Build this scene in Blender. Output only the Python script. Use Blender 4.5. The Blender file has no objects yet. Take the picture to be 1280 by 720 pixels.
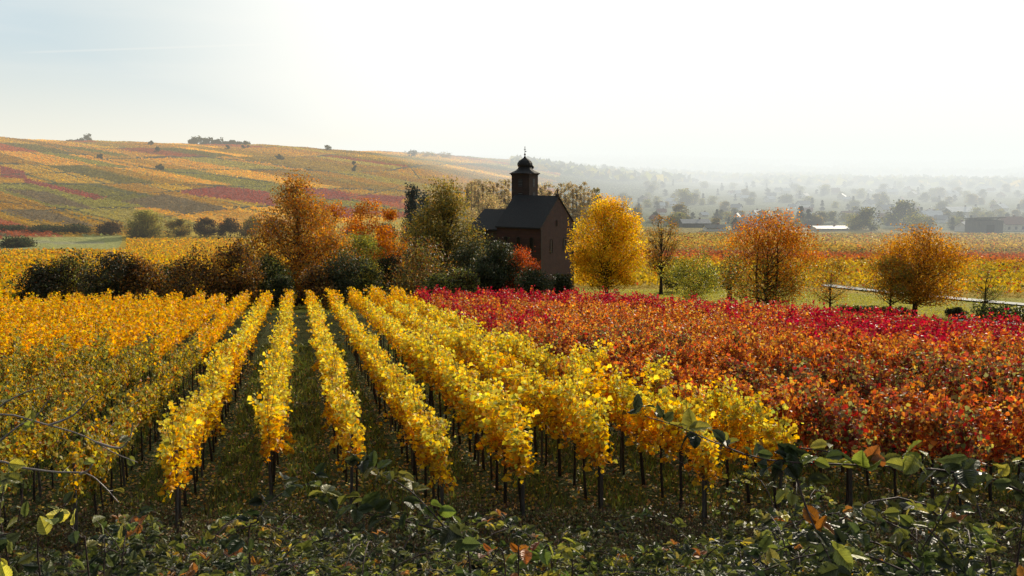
import bpy, math, random
import numpy as np
rng = np.random.default_rng(7)
random.seed(7)
PI = math.pi
sc = bpy.context.scene
COL = sc.collection

# ------------------------------------------------------------------ camera geometry
F = 1108.0
PITCH = math.radians(7.96)
CP, SP = math.cos(PITCH), math.sin(PITCH)
SLOPE, H0, ROWTAN, SPC, X0 = 0.0933, 6.9, 0.2436, 2.12, -.93

def proj(x, y, z):
    f = y * CP - z * SP
    u = z * CP + y * SP
    f = np.where(np.abs(f) < 1e-6, 1e-6, f)
    return 640 + F * x / f, 360 - F * u / f, f

def ray(px, py):
    a, b = (px - 640) / F, (360 - py) / F
    return a, CP + b * SP, b * CP - SP          # x, y, z

def at(px, py, y):
    """the point of the line of sight through px, py at distance y in front"""
    a, dy, dz = ray(px, py)
    t = y / dy
    return np.array((a * t, y, dz * t))

# ------------------------------------------------------------------ terrain
HPX = np.array([-400, 0, 100, 200, 350, 450, 550, 650, 760, 900, 2200])
HZ = np.array([34, 29, 26, 24.5, 22, 16, 12, 4, -14, -29, -29])
HR0 = np.array([330, 330, 335, 340, 360, 400, 470, 600, 700, 800, 800])
FZ = np.array([30, 30, 30, 30, 30, 30, 30, 28, 20, 6, -6])

def bumps(x, y):
    return (np.sin(x * .11 + 1.3) * np.sin(y * .083 + .4) * .5 + np.sin(x * .031 + y * .027) * .5)

def terrain(x, y):
    x = np.asarray(x, float); y = np.asarray(y, float)
    r = np.hypot(x, y)
    g = np.where(y < 120, -H0 - SLOPE * y, -H0 - SLOPE * 120 - 11 * (1 - np.exp(-np.maximum(y - 120, 0) / 118)))
    bank = np.where(y > 1.2, -1.75 - .47 * (y - 1.2), -1.75 + .02 * (1.2 - y))
    z = np.maximum(g, bank)
    z = np.where(y < 1.2, bank, z)
    front = y > 1
    px = np.where(front, 640 + F * x / np.maximum(y, 1), np.where(x < 0, -400, 2200))
    r1 = 1150.0
    r0 = np.interp(px, HPX, HR0); zr = np.interp(px, HPX, HZ); zf = np.interp(px, HPX, FZ)
    t = np.clip((r - r0) / (r1 - r0), 0, 1)
    t = .62 * t + .38 * t * t * (3 - 2 * t)
    h = z + (zr - z) * t
    z = np.where(front, h, z)
    t2 = np.clip((r - 1900) / 1800, 0, 1); t2 = t2 * t2 * (3 - 2 * t2)
    z = z + (zf - z + bumps(x * .05, y * .02) * 14) * t2 * front
    z = z + bumps(x, y) * (.10 + np.clip((r - 150) / 900, 0, 1) * 1.2)
    return z

def tz(x, y):
    return float(terrain(x, y))

def ground(px, py):
    a, dy, dz = ray(px, py)
    ts = np.geomspace(2, 5000, 6000)
    hit = dz * ts < terrain(a * ts, dy * ts)
    i = int(np.argmax(hit)) if hit.any() else len(ts) - 1
    t = ts[i]
    return np.array((a * t, dy * t, tz(a * t, dy * t)))

# ------------------------------------------------------------------ materials
def new_mat(name):
    m = bpy.data.materials.new(name); m.use_nodes = True
    m.node_tree.nodes.clear()
    return m, m.node_tree.nodes, m.node_tree.links

def leaf_mat(name, trans=.5, spec=.25, rough=.5, var=.35, tboost=1.25):
    m, N, L = new_mat(name)
    out = N.new('ShaderNodeOutputMaterial'); at_ = N.new('ShaderNodeAttribute'); at_.attribute_name = 'Col'
    geo = N.new('ShaderNodeNewGeometry')
    noi = N.new('ShaderNodeTexNoise'); noi.inputs['Scale'].default_value = 1.3; noi.inputs['Detail'].default_value = 3
    L.new(geo.outputs['Position'], noi.inputs['Vector'])
    mr = N.new('ShaderNodeMapRange'); mr.inputs[1].default_value = .3; mr.inputs[2].default_value = .7
    mr.inputs[3].default_value = 1 - var; mr.inputs[4].default_value = 1 + var
    L.new(noi.outputs['Fac'], mr.inputs[0])
    mul = N.new('ShaderNodeVectorMath'); mul.operation = 'SCALE'
    L.new(at_.outputs['Color'], mul.inputs[0]); L.new(mr.outputs[0], mul.inputs['Scale'])
    p = N.new('ShaderNodeBsdfPrincipled'); p.inputs['Roughness'].default_value = rough
    p.inputs['Specular IOR Level'].default_value = spec
    L.new(mul.outputs[0], p.inputs['Base Color'])
    t = N.new('ShaderNodeBsdfTranslucent')
    hs = N.new('ShaderNodeHueSaturation'); hs.inputs['Saturation'].default_value = 1.1; hs.inputs['Value'].default_value = tboost
    L.new(mul.outputs[0], hs.inputs['Color']); L.new(hs.outputs[0], t.inputs['Color'])
    mx = N.new('ShaderNodeMixShader'); mx.inputs[0].default_value = trans
    L.new(p.outputs[0], mx.inputs[1]); L.new(t.outputs[0], mx.inputs[2]); L.new(mx.outputs[0], out.inputs[0])
    return m

def add_veins(m):
    N, L = m.node_tree.nodes, m.node_tree.links
    at_ = N.new('ShaderNodeAttribute'); at_.attribute_name = 'LUV'
    sp = N.new('ShaderNodeSeparateXYZ'); L.new(at_.outputs['Vector'], sp.inputs[0])
    def M(op, a, b=0):
        n_ = N.new('ShaderNodeMath'); n_.operation = op
        for i, v in enumerate((a, b)):
            if isinstance(v, (int, float)): n_.inputs[i].default_value = v
            else: L.new(v, n_.inputs[i])
        return n_.outputs[0]
    w = M('ABSOLUTE', sp.outputs['Y']); u = M('SUBTRACT', sp.outputs['X'], M('MULTIPLY', w, .75))
    tri = M('ABSOLUTE', M('SUBTRACT', M('FRACT', M('MULTIPLY', u, 7.5)), .5))
    side = M('LESS_THAN', tri, .075); mid = M('LESS_THAN', w, .014)
    vein = M('MAXIMUM', side, mid)
    puff = M('ADD', M('MULTIPLY', tri, 1.0), M('MULTIPLY', vein, -.25))
    b = N.new('ShaderNodeBump'); b.inputs['Strength'].default_value = .55; b.inputs['Distance'].default_value = .006; L.new(puff, b.inputs['Height'])
    p = next(n for n in N if n.type == 'BSDF_PRINCIPLED'); t = next(n for n in N if n.type == 'BSDF_TRANSLUCENT')
    L.new(b.outputs[0], p.inputs['Normal'])
    noi = N.new('ShaderNodeTexNoise'); noi.inputs['Scale'].default_value = 45; noi.inputs['Detail'].default_value = 3
    g = next(n for n in N if n.type == 'NEW_GEOMETRY'); L.new(g.outputs['Position'], noi.inputs['Vector'])
    k = M('MULTIPLY', M('ADD', 1, M('MULTIPLY', vein, .35)), M('ADD', .55, M('MULTIPLY', noi.outputs['Fac'], .9)))
    for inp in (p.inputs['Base Color'], t.inputs['Color']):
        src = inp.links[0].from_socket; sc_ = N.new('ShaderNodeVectorMath'); sc_.operation = 'SCALE'
        L.new(src, sc_.inputs[0]); L.new(k, sc_.inputs['Scale']); L.new(sc_.outputs[0], inp)

def solid_mat(name, c1, c2=None, scale=6, rough=.85, bump=.3, detail=5, spec=.3, stretch=None):
    m, N, L = new_mat(name)
    out = N.new('ShaderNodeOutputMaterial'); p = N.new('ShaderNodeBsdfPrincipled')
    tc = N.new('ShaderNodeTexCoord'); noi = N.new('ShaderNodeTexNoise')
    noi.inputs['Scale'].default_value = scale; noi.inputs['Detail'].default_value = detail
    if stretch:
        mp = N.new('ShaderNodeMapping'); mp.inputs['Scale'].default_value = stretch
        L.new(tc.outputs['Object'], mp.inputs[0]); L.new(mp.outputs[0], noi.inputs['Vector'])
    else:
        L.new(tc.outputs['Object'], noi.inputs['Vector'])
    cr = N.new('ShaderNodeValToRGB'); c2 = c2 or tuple(v * .55 for v in c1)
    cr.color_ramp.elements[0].position = .35; cr.color_ramp.elements[1].position = .68
    cr.color_ramp.elements[0].color = (*c2, 1); cr.color_ramp.elements[1].color = (*c1, 1)
    L.new(noi.outputs['Fac'], cr.inputs[0]); L.new(cr.outputs[0], p.inputs['Base Color'])
    p.inputs['Roughness'].default_value = rough; p.inputs['Specular IOR Level'].default_value = spec
    b = N.new('ShaderNodeBump'); b.inputs['Strength'].default_value = bump; b.inputs['Distance'].default_value = .05
    L.new(noi.outputs['Fac'], b.inputs['Height']); L.new(b.outputs[0], p.inputs['Normal'])
    L.new(p.outputs[0], out.inputs[0])
    return m

def stone_mat(name, c1, c2, mortar, sx=1.6):
    m, N, L = new_mat(name)
    out = N.new('ShaderNodeOutputMaterial'); p = N.new('ShaderNodeBsdfPrincipled')
    tc = N.new('ShaderNodeTexCoord'); br = N.new('ShaderNodeTexBrick'); mp = N.new('ShaderNodeMapping')
    mp.inputs['Rotation'].default_value = (PI / 2, 0, .4)
    L.new(tc.outputs['Object'], mp.inputs[0]); L.new(mp.outputs[0], br.inputs['Vector'])
    br.inputs['Scale'].default_value = sx; br.inputs['Color1'].default_value = (*c1, 1)
    br.inputs['Color2'].default_value = (*c2, 1); br.inputs['Mortar'].default_value = (*mortar, 1)
    br.inputs['Mortar Size'].default_value = .015
    noi = N.new('ShaderNodeTexNoise'); noi.inputs['Scale'].default_value = 1.1; noi.inputs['Detail'].default_value = 6
    L.new(tc.outputs['Object'], noi.inputs['Vector'])
    mr = N.new('ShaderNodeMapRange'); mr.inputs[3].default_value = .6; mr.inputs[4].default_value = 1.35
    L.new(noi.outputs['Fac'], mr.inputs[0])
    ml = N.new('ShaderNodeVectorMath'); ml.operation = 'SCALE'
    L.new(br.outputs['Color'], ml.inputs[0]); L.new(mr.outputs[0], ml.inputs['Scale'])
    L.new(ml.outputs[0], p.inputs['Base Color']); p.inputs['Roughness'].default_value = .9
    b = N.new('ShaderNodeBump'); b.inputs['Strength'].default_value = .5; b.inputs['Distance'].default_value = .03
    L.new(noi.outputs['Fac'], b.inputs['Height']); L.new(b.outputs[0], p.inputs['Normal'])
    L.new(p.outputs[0], out.inputs[0])
    return m

M_LEAF = leaf_mat('autumn_leaf', .5, .15, .5, .3, 1.3)
M_FAR = leaf_mat('far_leaf', .45, .15, .7, .2, 1.2)
M_BUSH = leaf_mat('bush_leaf', .3, .25, .55, .3, 1.1)
M_BRAM = leaf_mat('bramble_leaf', .42, .35, .42, .3, 1.3)
add_veins(M_BRAM)
M_BARK = solid_mat('bark', (.075, .05, .035), (.025, .018, .013), 9, .95, .8, stretch=(3, 3, .6))
M_CANE = solid_mat('cane', (.09, .05, .04), (.035, .022, .02), 20, .7, .3, spec=.25)
M_WOOD = solid_mat('weathered_wood', (.13, .11, .09), (.05, .04, .035), 14, .9, .6, stretch=(4, 4, .4))
M_VINEW = solid_mat('vine_wood', (.07, .05, .035), (.02, .015, .012), 22, .95, .8, stretch=(2, 2, .5))
M_WIRE = solid_mat('wire', (.3, .3, .3), (.2, .2, .2), 3, .5, 0)
M_STONE = stone_mat('red_sandstone', (.07, .027, .022), (.045, .022, .019), (.06, .04, .03))
M_STONE2 = stone_mat('brown_sandstone', (.055, .033, .025), (.04, .027, .021), (.065, .047, .035))
M_SLATE = solid_mat('slate', (.034, .029, .027), (.018, .016, .015), 5, .8, .4, stretch=(1, 1, 4))
M_DARK = solid_mat('dark_opening', (.012, .012, .012), (.006, .006, .006), 3, .4, 0)
M_METAL = solid_mat('dark_metal', (.06, .055, .05), (.03, .03, .03), 4, .5, 0)
M_PATH = solid_mat('pale_concrete', (.5, .48, .44), (.4, .38, .34), .7, .9, .1)
M_WHITE = solid_mat('white_plaster', (.75, .73, .68), (.6, .58, .54), .4, .85, .05)
M_CREAM = solid_mat('cream_plaster', (.55, .48, .36), (.45, .4, .3), .4, .85, .05)
M_GREYW = solid_mat('grey_boards', (.16, .15, .14), (.08, .08, .075), 1.2, .85, .2, stretch=(5, 5, .3))
M_RTILE = solid_mat('red_tiles', (.22, .09, .06), (.12, .06, .045), 1.2, .7, .3)
M_GTILE = solid_mat('grey_tiles', (.2, .2, .2), (.12, .12, .13), 1.2, .5, .3)
M_PALEROOF = solid_mat('pale_metal_roof', (.45, .45, .44), (.32, .33, .33), .6, .6, .05, spec=.6)

# ------------------------------------------------------------------ mesh helpers
def link(o, parent=None):
    COL.objects.link(o)
    if parent is not None: o.parent = parent
    return o

def tag(o, label=None, cat=None, group=None, kind=None):
    if label: o['label'] = label
    if cat: o['category'] = cat
    if group: o['group'] = group
    if kind: o['kind'] = kind
    return o

def empty(name, loc, label, cat, group=None, rz=0, s=1):
    o = bpy.data.objects.new(name, None); o.empty_display_size = .2
    o.location = loc; o.rotation_euler = (0, 0, rz); o.scale = (s, s, s)
    COL.objects.link(o)
    return tag(o, label, cat, group)

def mesh_uniform(name, V, Fc, col=None, smooth=False):
    """V n x 3, Fc m x k (all faces with k corners), one colour per face"""
    me = bpy.data.meshes.new(name)
    V = np.ascontiguousarray(V, np.float32); Fc = np.ascontiguousarray(Fc, np.int32)
    me.vertices.add(len(V)); me.vertices.foreach_set('co', V.ravel())
    n, k = Fc.shape
    me.loops.add(n * k); me.loops.foreach_set('vertex_index', Fc.ravel())
    me.polygons.add(n); me.polygons.foreach_set('loop_start', np.arange(n, dtype=np.int32) * k)
    if col is not None:
        a = me.attributes.new('Col', 'FLOAT_COLOR', 'FACE')
        c = np.ones((n, 4), np.float32); c[:, :3] = np.clip(col, 0, 1)
        a.data.foreach_set('color', c.ravel())
    me.update(calc_edges=True)
    if smooth: me.polygons.foreach_set('use_smooth', np.ones(n, bool))
    return me

def obj(name, me, mat, parent=None, loc=None):
    if mat is not None and not me.materials: me.materials.append(mat)
    o = bpy.data.objects.new(name, me)
    if loc is not None: o.location = loc
    return link(o, parent)

class MB:
    """collects boxes, prisms and tubes"""
    def __init__(s): s.v = []; s.f = []
    def add(s, V, Fs):
        n = len(s.v); s.v += [tuple(map(float, p)) for p in V]; s.f += [tuple(i + n for i in q) for q in Fs]
    def box(s, x0, x1, y0, y1, z0, z1):
        V = [(x, y, z) for z in (z0, z1) for y in (y0, y1) for x in (x0, x1)]
        s.add(V, [(0, 2, 3, 1), (4, 5, 7, 6), (0, 1, 5, 4), (2, 6, 7, 3), (0, 4, 6, 2), (1, 3, 7, 5)])
    def tube(s, P, R, n=6, cap=True):
        P = [np.array(p, float) for p in P]
        V = []; rings = len(P)
        for i, p in enumerate(P):
            d = P[min(i + 1, rings - 1)] - P[max(i - 1, 0)]
            d = d / (np.linalg.norm(d) + 1e-9)
            a = np.cross(d, (0, 0, 1) if abs(d[2]) < .9 else (1, 0, 0)); a /= np.linalg.norm(a); b = np.cross(d, a)
            r = R[i] if hasattr(R, '__len__') else R
            for k in range(n):
                t = 2 * PI * k / n; V.append(p + r * (a * math.cos(t) + b * math.sin(t)))
        Fs = [(i * n + k, i * n + (k + 1) % n, (i + 1) * n + (k + 1) % n, (i + 1) * n + k) for i in range(rings - 1) for k in range(n)]
        if cap: Fs += [tuple(range(n))[::-1], tuple(range((rings - 1) * n, rings * n))]
        s.add(V, Fs)
    def lathe(s, prof, n=10, c=(0, 0)):
        V = []; 
        for r, z in prof:
            for k in range(n):
                t = 2 * PI * (k + .5) / n; V.append((c[0] + r * math.cos(t), c[1] + r * math.sin(t), z))
        m = len(prof)
        Fs = [(i * n + k, i * n + (k + 1) % n, (i + 1) * n + (k + 1) % n, (i + 1) * n + k) for i in range(m - 1) for k in range(n)]
        Fs += [tuple(range(n))[::-1], tuple(range((m - 1) * n, m * n))]
        s.add(V, Fs)
    def mesh(s, name, smooth=False):
        me = bpy.data.meshes.new(name); me.from_pydata(s.v, [], s.f); me.update()
        if smooth:
            for p in me.polygons: p.use_smooth = True
        return me
    def build(s, name, mat, parent=None, smooth=False):
        return obj(name, s.mesh(name, smooth), mat, parent)

OVATE = []
def leaf_cloud(C, size, col, shape='quad', up=.3, dirs=None, fold=.25):
    """one small leaf per centre; returns V, F, colour per face"""
    n = len(C); C = np.asarray(C, float)
    size = np.broadcast_to(np.asarray(size, float), (n,))
    nrm = rng.normal(size=(n, 3)); nrm[:, 2] = nrm[:, 2] * 1.0 + up
    nrm /= np.linalg.norm(nrm, axis=1)[:, None]
    t = rng.normal(size=(n, 3)) if dirs is None else np.asarray(dirs, float) + rng.normal(size=(n, 3)) * .25
    if dirs is None: t[:, 2] -= .4
    u = t - (t * nrm).sum(1)[:, None] * nrm; u /= np.linalg.norm(u, axis=1)[:, None] + 1e-9
    w = np.cross(nrm, u)
    if shape == 'quad':
        T = np.array([(-.5, -.0, 0), (0, -.5, .08), (.55, 0, 0), (0, .5, .08)]); FT = [(0, 1, 2, 3)]
    elif shape == 'grape':
        T = np.array([(-.35, 0, 0), (-.42, -.3, .05), (-.02, -.55, .16), (.18, -.33, .06), (.55, 0, -.05),
                      (-.42, .3, .05), (-.02, .55, .16), (.18, .33, .06)])
        FT = [(0, 1, 2, 3, 4), (0, 4, 7, 6, 5)]
    elif shape == 'ovate':
        xs = [-.5, -.46, -.40, -.33, -.25, -.2, -.1, -.04, .06, .12, .21, .27, .35, .40, .47, .6]; ws = [0, .15, .24, .27, .36, .345, .405, .37, .385, .335, .335, .27, .255, .18, .13, 0]
        T = [(x, 0, -.10 * (x + .1) ** 2 * 2) for x in xs]; nx = len(xs)
        for sg in (-1, 1):
            for x, v in zip(xs[1:-1], ws[1:-1]):
                T.append((x + .03, sg * v, fold * v - .10 * (x + .1) ** 2 * 2 + .02 * math.sin(x * 22)))
        T = np.array(T); m = nx - 2; FT = []; OVATE[:] = [T]
        for side in (0, 1):
            o = nx + side * m
            FT.append((0, 1, o, o))
            for i in range(m - 1): FT.append((1 + i, 2 + i, o + i + 1, o + i))
            FT.append((m, m + 1, m + 1, o + m - 1))
    k = len(T)
    V = C[:, None, :] + size[:, None, None] * (T[None, :, 0:1] * u[:, None, :] + T[None, :, 1:2] * w[:, None, :] + T[None, :, 2:3] * nrm[:, None, :])
    V = V.reshape(-1, 3)
    col = np.asarray(col, float)
    if shape == 'ovate':
        tri = []; 
        for q in FT:
            u_ = []
            for i in q:
                if i not in u_: u_.append(i)
            if len(u_) == 4: tri += [(u_[0], u_[1], u_[2]), (u_[0], u_[2], u_[3])]
            else: tri.append(tuple(u_))
        FT = tri
    FT = np.array(FT)
    Fc = (np.arange(n)[:, None, None] * k + FT[None]).reshape(-1, FT.shape[1])
    return V, Fc, np.repeat(col, len(FT), axis=0)

def pal(P, n, jit=.18):
    """n colours drawn from palette [(weight, (r,g,b)), ...] with jitter"""
    w = np.array([p[0] for p in P], float); w /= w.sum()
    c = np.array([p[1] for p in P], float)[rng.choice(len(P), n, p=w)]
    return c * (1 + rng.normal(0, jit, (n, 1))).clip(.3, 1.8) * (1 + rng.normal(0, .06, (n, 3)))

def vnoise(x, y, s, seed=0):
    x = np.asarray(x) / s + seed * 17.3; y = np.asarray(y) / s + seed * 9.1
    return (np.sin(x * 1.7 + np.sin(y * 1.3) * 1.5) + np.sin(y * 2.1 + np.sin(x * .9) * 1.7) + np.sin((x + y) * 1.1 + 2)) / 3

# ------------------------------------------------------------------ terrain sheet
az = np.concatenate([np.arange(-180, -37, 6.0), np.arange(-36, 36.01, .06), np.arange(40, 180, 6.0)])
az = np.radians(az)
rad = np.concatenate([np.arange(.6, 30, .7), np.arange(30, 130, 2.0), np.geomspace(130, 340, 60, endpoint=False),
                      np.linspace(340, 1200, 170, endpoint=False), np.geomspace(1200, 9000, 50)])
A, R = np.meshgrid(az, rad)
X = R * np.sin(A); Y = R * np.cos(A); Z = terrain(X, Y)
na, nr = len(az), len(rad)
GPX, GPY, GF = proj(X, Y, Z)

# hill patchwork: strips run along a world direction taken from the slope itself
pA, pB = ground(32, 222), ground(128, 246)
hd = (pB - pA)[:2]; hd /= np.linalg.norm(hd)
HN = np.array((-hd[1], hd[0]))
PAL_HILL = [(.62, .40, .07), (.55, .36, .06), (.48, .30, .07), (.40, .30, .07), (.24, .24, .08), (.46, .29, .07), (.33, .25, .08),
            (.26, .24, .09), (.33, .11, .07), (.58, .42, .10), (.36, .32, .09), (.50, .36, .06), (.38, .24, .07)]
PAL_HILL = np.array(PAL_HILL) * (1.32, 1.12, .68)

def hill_color(x, y):
    u = x * hd[0] + y * hd[1] + vnoise(x, y, 260, 1) * 9
    v = x * HN[0] + y * HN[1] + vnoise(x, y, 300, 2) * 10
    blk = np.floor(u / 135 + .35 * np.sin(v / 90)).astype(int)
    ub = u / 135 + .35 * np.sin(v / 90); fu = ub - np.floor(ub)
    vv = v / 25 + blk * .37
    strip = np.floor(vv + .28 * np.sin(vv * 1.3 + blk)).astype(int)
    h = np.abs(np.sin(strip * 12.9898 + blk * 78.233) * 43758.5453); h = h - np.floor(h)
    c = PAL_HILL[(h * len(PAL_HILL)).astype(int) % len(PAL_HILL)] * (.55 + .7 * (h * 7 % 1))[..., None]
    edge = (fu < .06)
    c = np.where(edge[..., None], np.array((.07, .07, .04)), c)
    fv = vv - np.floor(vv)
    h2 = np.abs(np.sin(strip * 3.7 + blk * 1.3) * 971.3); h2 -= np.floor(h2)
    c = np.where(((fv < .09) & (h2 > .5) & ~edge)[..., None], np.array((.12, .12, .06)), c)
    c = c * (1 + .16 * np.sin(2 * PI * (x * HN[0] + y * HN[1]) / 7.5))[..., None]
    return c

def poly_mask(px, py, pts):
    inside = np.zeros(np.shape(px), bool)
    n = len(pts); j = n - 1
    for i in range(n):
        xi, yi = pts[i]; xj, yj = pts[j]
        inside ^= ((yi > py) != (yj > py)) & (px < (xj - xi) * (py - yi) / (yj - yi + 1e-9) + xi)
        j = i
    return inside

RED = [[(28, 218), (34, 224), (134, 247), (120, 250), (30, 228)],
       [(228, 238), (275, 233), (335, 240), (345, 258), (300, 252), (225, 242)],
       [(0, 208), (30, 214), (34, 224), (0, 222)],
       [(380, 234), (430, 240), (440, 252), (385, 246)],
       [(460, 243), (510, 246), (500, 254), (455, 250)],
       [(400, 255), (445, 262), (440, 275), (405, 268)]]
DARKP = [[(150, 252), (205, 243), (290, 262), (230, 268)], [(0, 236), (60, 240), (120, 262), (60, 255)],
         [(0, 262), (60, 264), (130, 285), (40, 275)]]

LANES = [[(100, 249), (128, 246), (230, 238), (283, 232)], [(190, 273), (204, 271), (281, 262), (335, 257)], [(380, 254), (405, 250), (437, 247), (484, 238), (513, 228)], [(0, 219), (40, 217), (109, 215)],
         [(60, 181), (128, 199), (204, 214), (270, 219), (340, 228)], [(130, 199), (250, 196), (330, 203)], [(340, 206), (400, 214), (470, 222)], [(510, 206), (525, 224)], [(380, 262), (440, 258), (500, 262)], [(0, 252), (90, 262), (160, 280)]]
def field_color(x, y, px, py, r):
    c = hill_color(x, y)
    def put(mask, col):
        c[mask] = col
    for P in RED: put(poly_mask(px, py, P), (.34, .085, .06))
    for P in DARKP: put(poly_mask(px, py, P), (.20, .14, .07))
    for P in LANES:
        for (ax, ay), (bx, by) in zip(P[:-1], P[1:]):
            dx, dy = bx - ax, by - ay; t = np.clip(((px - ax) * dx + (py - ay) * dy) / (dx * dx + dy * dy), 0, 1)
            put(np.hypot(px - ax - t * dx, (py - ay - t * dy) * 1.3) < .95, (.055, .055, .03))
    plain = (r < np.interp(px, HPX, HR0) + 25)
    right = px > 560
    plain = plain | (px > 760)
    # right-hand plain in bands of distance
    band = y + x * .10 + vnoise(x, y, 60, 3) * 8
    br = np.stack([np.interp(band, [100, 140, 175, 205, 222, 232, 250, 262, 285, 320, 345], q) for q in
                   ([.42, .50, .40, .50, .50, .48, .40, .30, .50, .46, .34],
                    [.30, .34, .28, .34, .24, .15, .13, .22, .33, .34, .26],
                    [.05, .05, .05, .05, .05, .06, .06, .08, .07, .10, .09])], -1)
    c = np.where((plain & right)[..., None], br, c)
    # left field behind the hedge, then meadow
    c = np.where((plain & ~right)[..., None], np.array((.52, .36, .05)), c)
    mead = plain & (px < 150 - (py - 290) * 0 + vnoise(x, y, 20) * 8) & (py < 314) 
    put(mead, (.38, .37, .13))
    put(plain & (px < 130) & (py < 305) & (py > 301), (.36, .34, .18))
    # village ground
    put((py < 283) & (px > 700) & (r > 300), (.16, .17, .08))
    put((px > 720) & (r > 420), (.15, .16, .08))
    # grass between vineyard and road
    gr = (y < 141 - np.maximum(x - 40, 0) * .8)
    put(gr & (y > 20), (.38, .33, .055))
    put((y <= 100) & (y < np.interp(x, [-60, -20, 5, 17, 30, 50], [80, 90, 88, 73, 52, 40]) + 2), (.075, .085, .03))
    far = r > 1350
    put(far, (.20, .17, .09))
    return c

cc = field_color(X.ravel(), Y.ravel(), GPX.ravel(), GPY.ravel(), R.ravel())
V = np.stack([X, Y, Z], -1).reshape(-1, 3)
i0 = (np.arange(nr - 1)[:, None] * na + np.arange(na)[None]).ravel()
i1 = (np.arange(nr - 1)[:, None] * na + (np.arange(na)[None] + 1) % na).ravel()
Fc = np.stack([i0, i1, i1 + na, i0 + na], -1)[:, ::-1]
V = np.vstack([V, (0, 0, tz(0, 0))]); ce = len(V) - 1
me = mesh_uniform('ground', V, Fc, None, True)
a = me.attributes.new('Col', 'FLOAT_COLOR', 'POINT')
c4 = np.ones((len(V), 4), np.float32); c4[:-1, :3] = cc; c4[-1, :3] = (.08, .08, .03)
a.data.foreach_set('color', c4.ravel())

m, N, L = new_mat('terrain')
out = N.new('ShaderNodeOutputMaterial'); p = N.new('ShaderNodeBsdfPrincipled'); at_ = N.new('ShaderNodeAttribute'); at_.attribute_name = 'Col'
tc = N.new('ShaderNodeNewGeometry')
n1 = N.new('ShaderNodeTexNoise'); n1.inputs['Scale'].default_value = .6; n1.inputs['Detail'].default_value = 8; n1.inputs['Roughness'].default_value = .7
n2 = N.new('ShaderNodeTexNoise'); n2.inputs['Scale'].default_value = 7; n2.inputs['Detail'].default_value = 6
n3 = N.new('ShaderNodeTexNoise'); n3.inputs['Scale'].default_value = .25; n3.inputs['Detail'].default_value = 4
for n_ in (n1, n2, n3): L.new(tc.outputs['Position'], n_.inputs['Vector'])
mr = N.new('ShaderNodeMapRange'); mr.inputs[1].default_value = .3; mr.inputs[2].default_value = .7; mr.inputs[3].default_value = .5; mr.inputs[4].default_value = 1.4
L.new(n1.outputs['Fac'], mr.inputs[0])
mr2 = N.new('ShaderNodeMapRange'); mr2.inputs[1].default_value = .3; mr2.inputs[2].default_value = .7; mr2.inputs[3].default_value = .6; mr2.inputs[4].default_value = 1.35
L.new(n2.outputs['Fac'], mr2.inputs[0])
mm = N.new('ShaderNodeMath'); mm.operation = 'MULTIPLY'; L.new(mr.outputs[0], mm.inputs[0]); L.new(mr2.outputs[0], mm.inputs[1])
sca = N.new('ShaderNodeVectorMath'); sca.operation = 'SCALE'; L.new(at_.outputs['Color'], sca.inputs[0]); L.new(mm.outputs[0], sca.inputs['Scale'])
L.new(sca.outputs[0], p.inputs['Base Color']); p.inputs['Roughness'].default_value = 1; p.inputs['Specular IOR Level'].default_value = .05
b = N.new('ShaderNodeBump'); b.inputs['Strength'].default_value = .8; b.inputs['Distance'].default_value = .25
L.new(mm.outputs[0], b.inputs['Height']); L.new(b.outputs[0], p.inputs['Normal']); L.new(p.outputs[0], out.inputs[0])
M_TERR = m
g_ = obj('ground', me, M_TERR); tag(g_, kind='structure')

# ------------------------------------------------------------------ path and road sheets
def ribbon(name, pts, width, lift, mat):
    P = np.array([ground(*q)[:2] for q in pts]); 
    t = np.linspace(0, 1, len(P)); tt = np.linspace(0, 1, 90)
    Q = np.stack([np.interp(tt, t, P[:, 0]), np.interp(tt, t, P[:, 1])], -1)
    d = np.gradient(Q, axis=0); d /= np.linalg.norm(d, axis=1)[:, None]; nn = np.stack([-d[:, 1], d[:, 0]], -1)
    W = []
    for s in np.linspace(-.5, .5, 7):
        q = Q + nn * s * width; W.append(np.column_stack([q, terrain(q[:, 0], q[:, 1]) + lift]))
    W = np.array(W); n = 90
    V = W.reshape(-1, 3)
    Fs = np.array([(i * n + k, (i + 1) * n + k, (i + 1) * n + k + 1, i * n + k + 1) for i in range(6) for k in range(n - 1)])
    return tag(obj(name, mesh_uniform(name, V, Fs), mat), kind='structure')
ribbon('path', [(1030, 357), (1060, 361), (1110, 366), (1170, 372), (1230, 378), (1290, 383), (1400, 393)], 3.0, .2, M_PATH)
ribbon('road', [(1190, 400), (1230, 403), (1290, 407), (1380, 413)], 1.6, .08, M_PATH)

# ------------------------------------------------------------------ vineyard
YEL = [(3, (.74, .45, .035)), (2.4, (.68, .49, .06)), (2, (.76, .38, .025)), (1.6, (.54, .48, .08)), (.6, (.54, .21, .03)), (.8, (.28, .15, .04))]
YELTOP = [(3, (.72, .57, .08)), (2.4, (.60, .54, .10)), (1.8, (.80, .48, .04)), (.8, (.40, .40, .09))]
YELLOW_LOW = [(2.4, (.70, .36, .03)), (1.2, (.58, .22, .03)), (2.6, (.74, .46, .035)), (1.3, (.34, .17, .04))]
GOLD = [(4, (.73, .42, .03)), (2.4, (.76, .34, .025)), (2, (.64, .45, .045)), (1, (.45, .18, .03)), (.8, (.38, .36, .06))]
OLIVE = [(3, (.26, .24, .055)), (2.2, (.42, .33, .05)), (2, (.60, .36, .04)), (1.2, (.38, .14, .04)), (1.6, (.14, .15, .045))]
ORANGE = [(3, (.54, .17, .055)), (2.2, (.60, .27, .07)), (1.6, (.44, .10, .055)), (1.3, (.24, .08, .045)), (1, (.60, .40, .09))]
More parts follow.
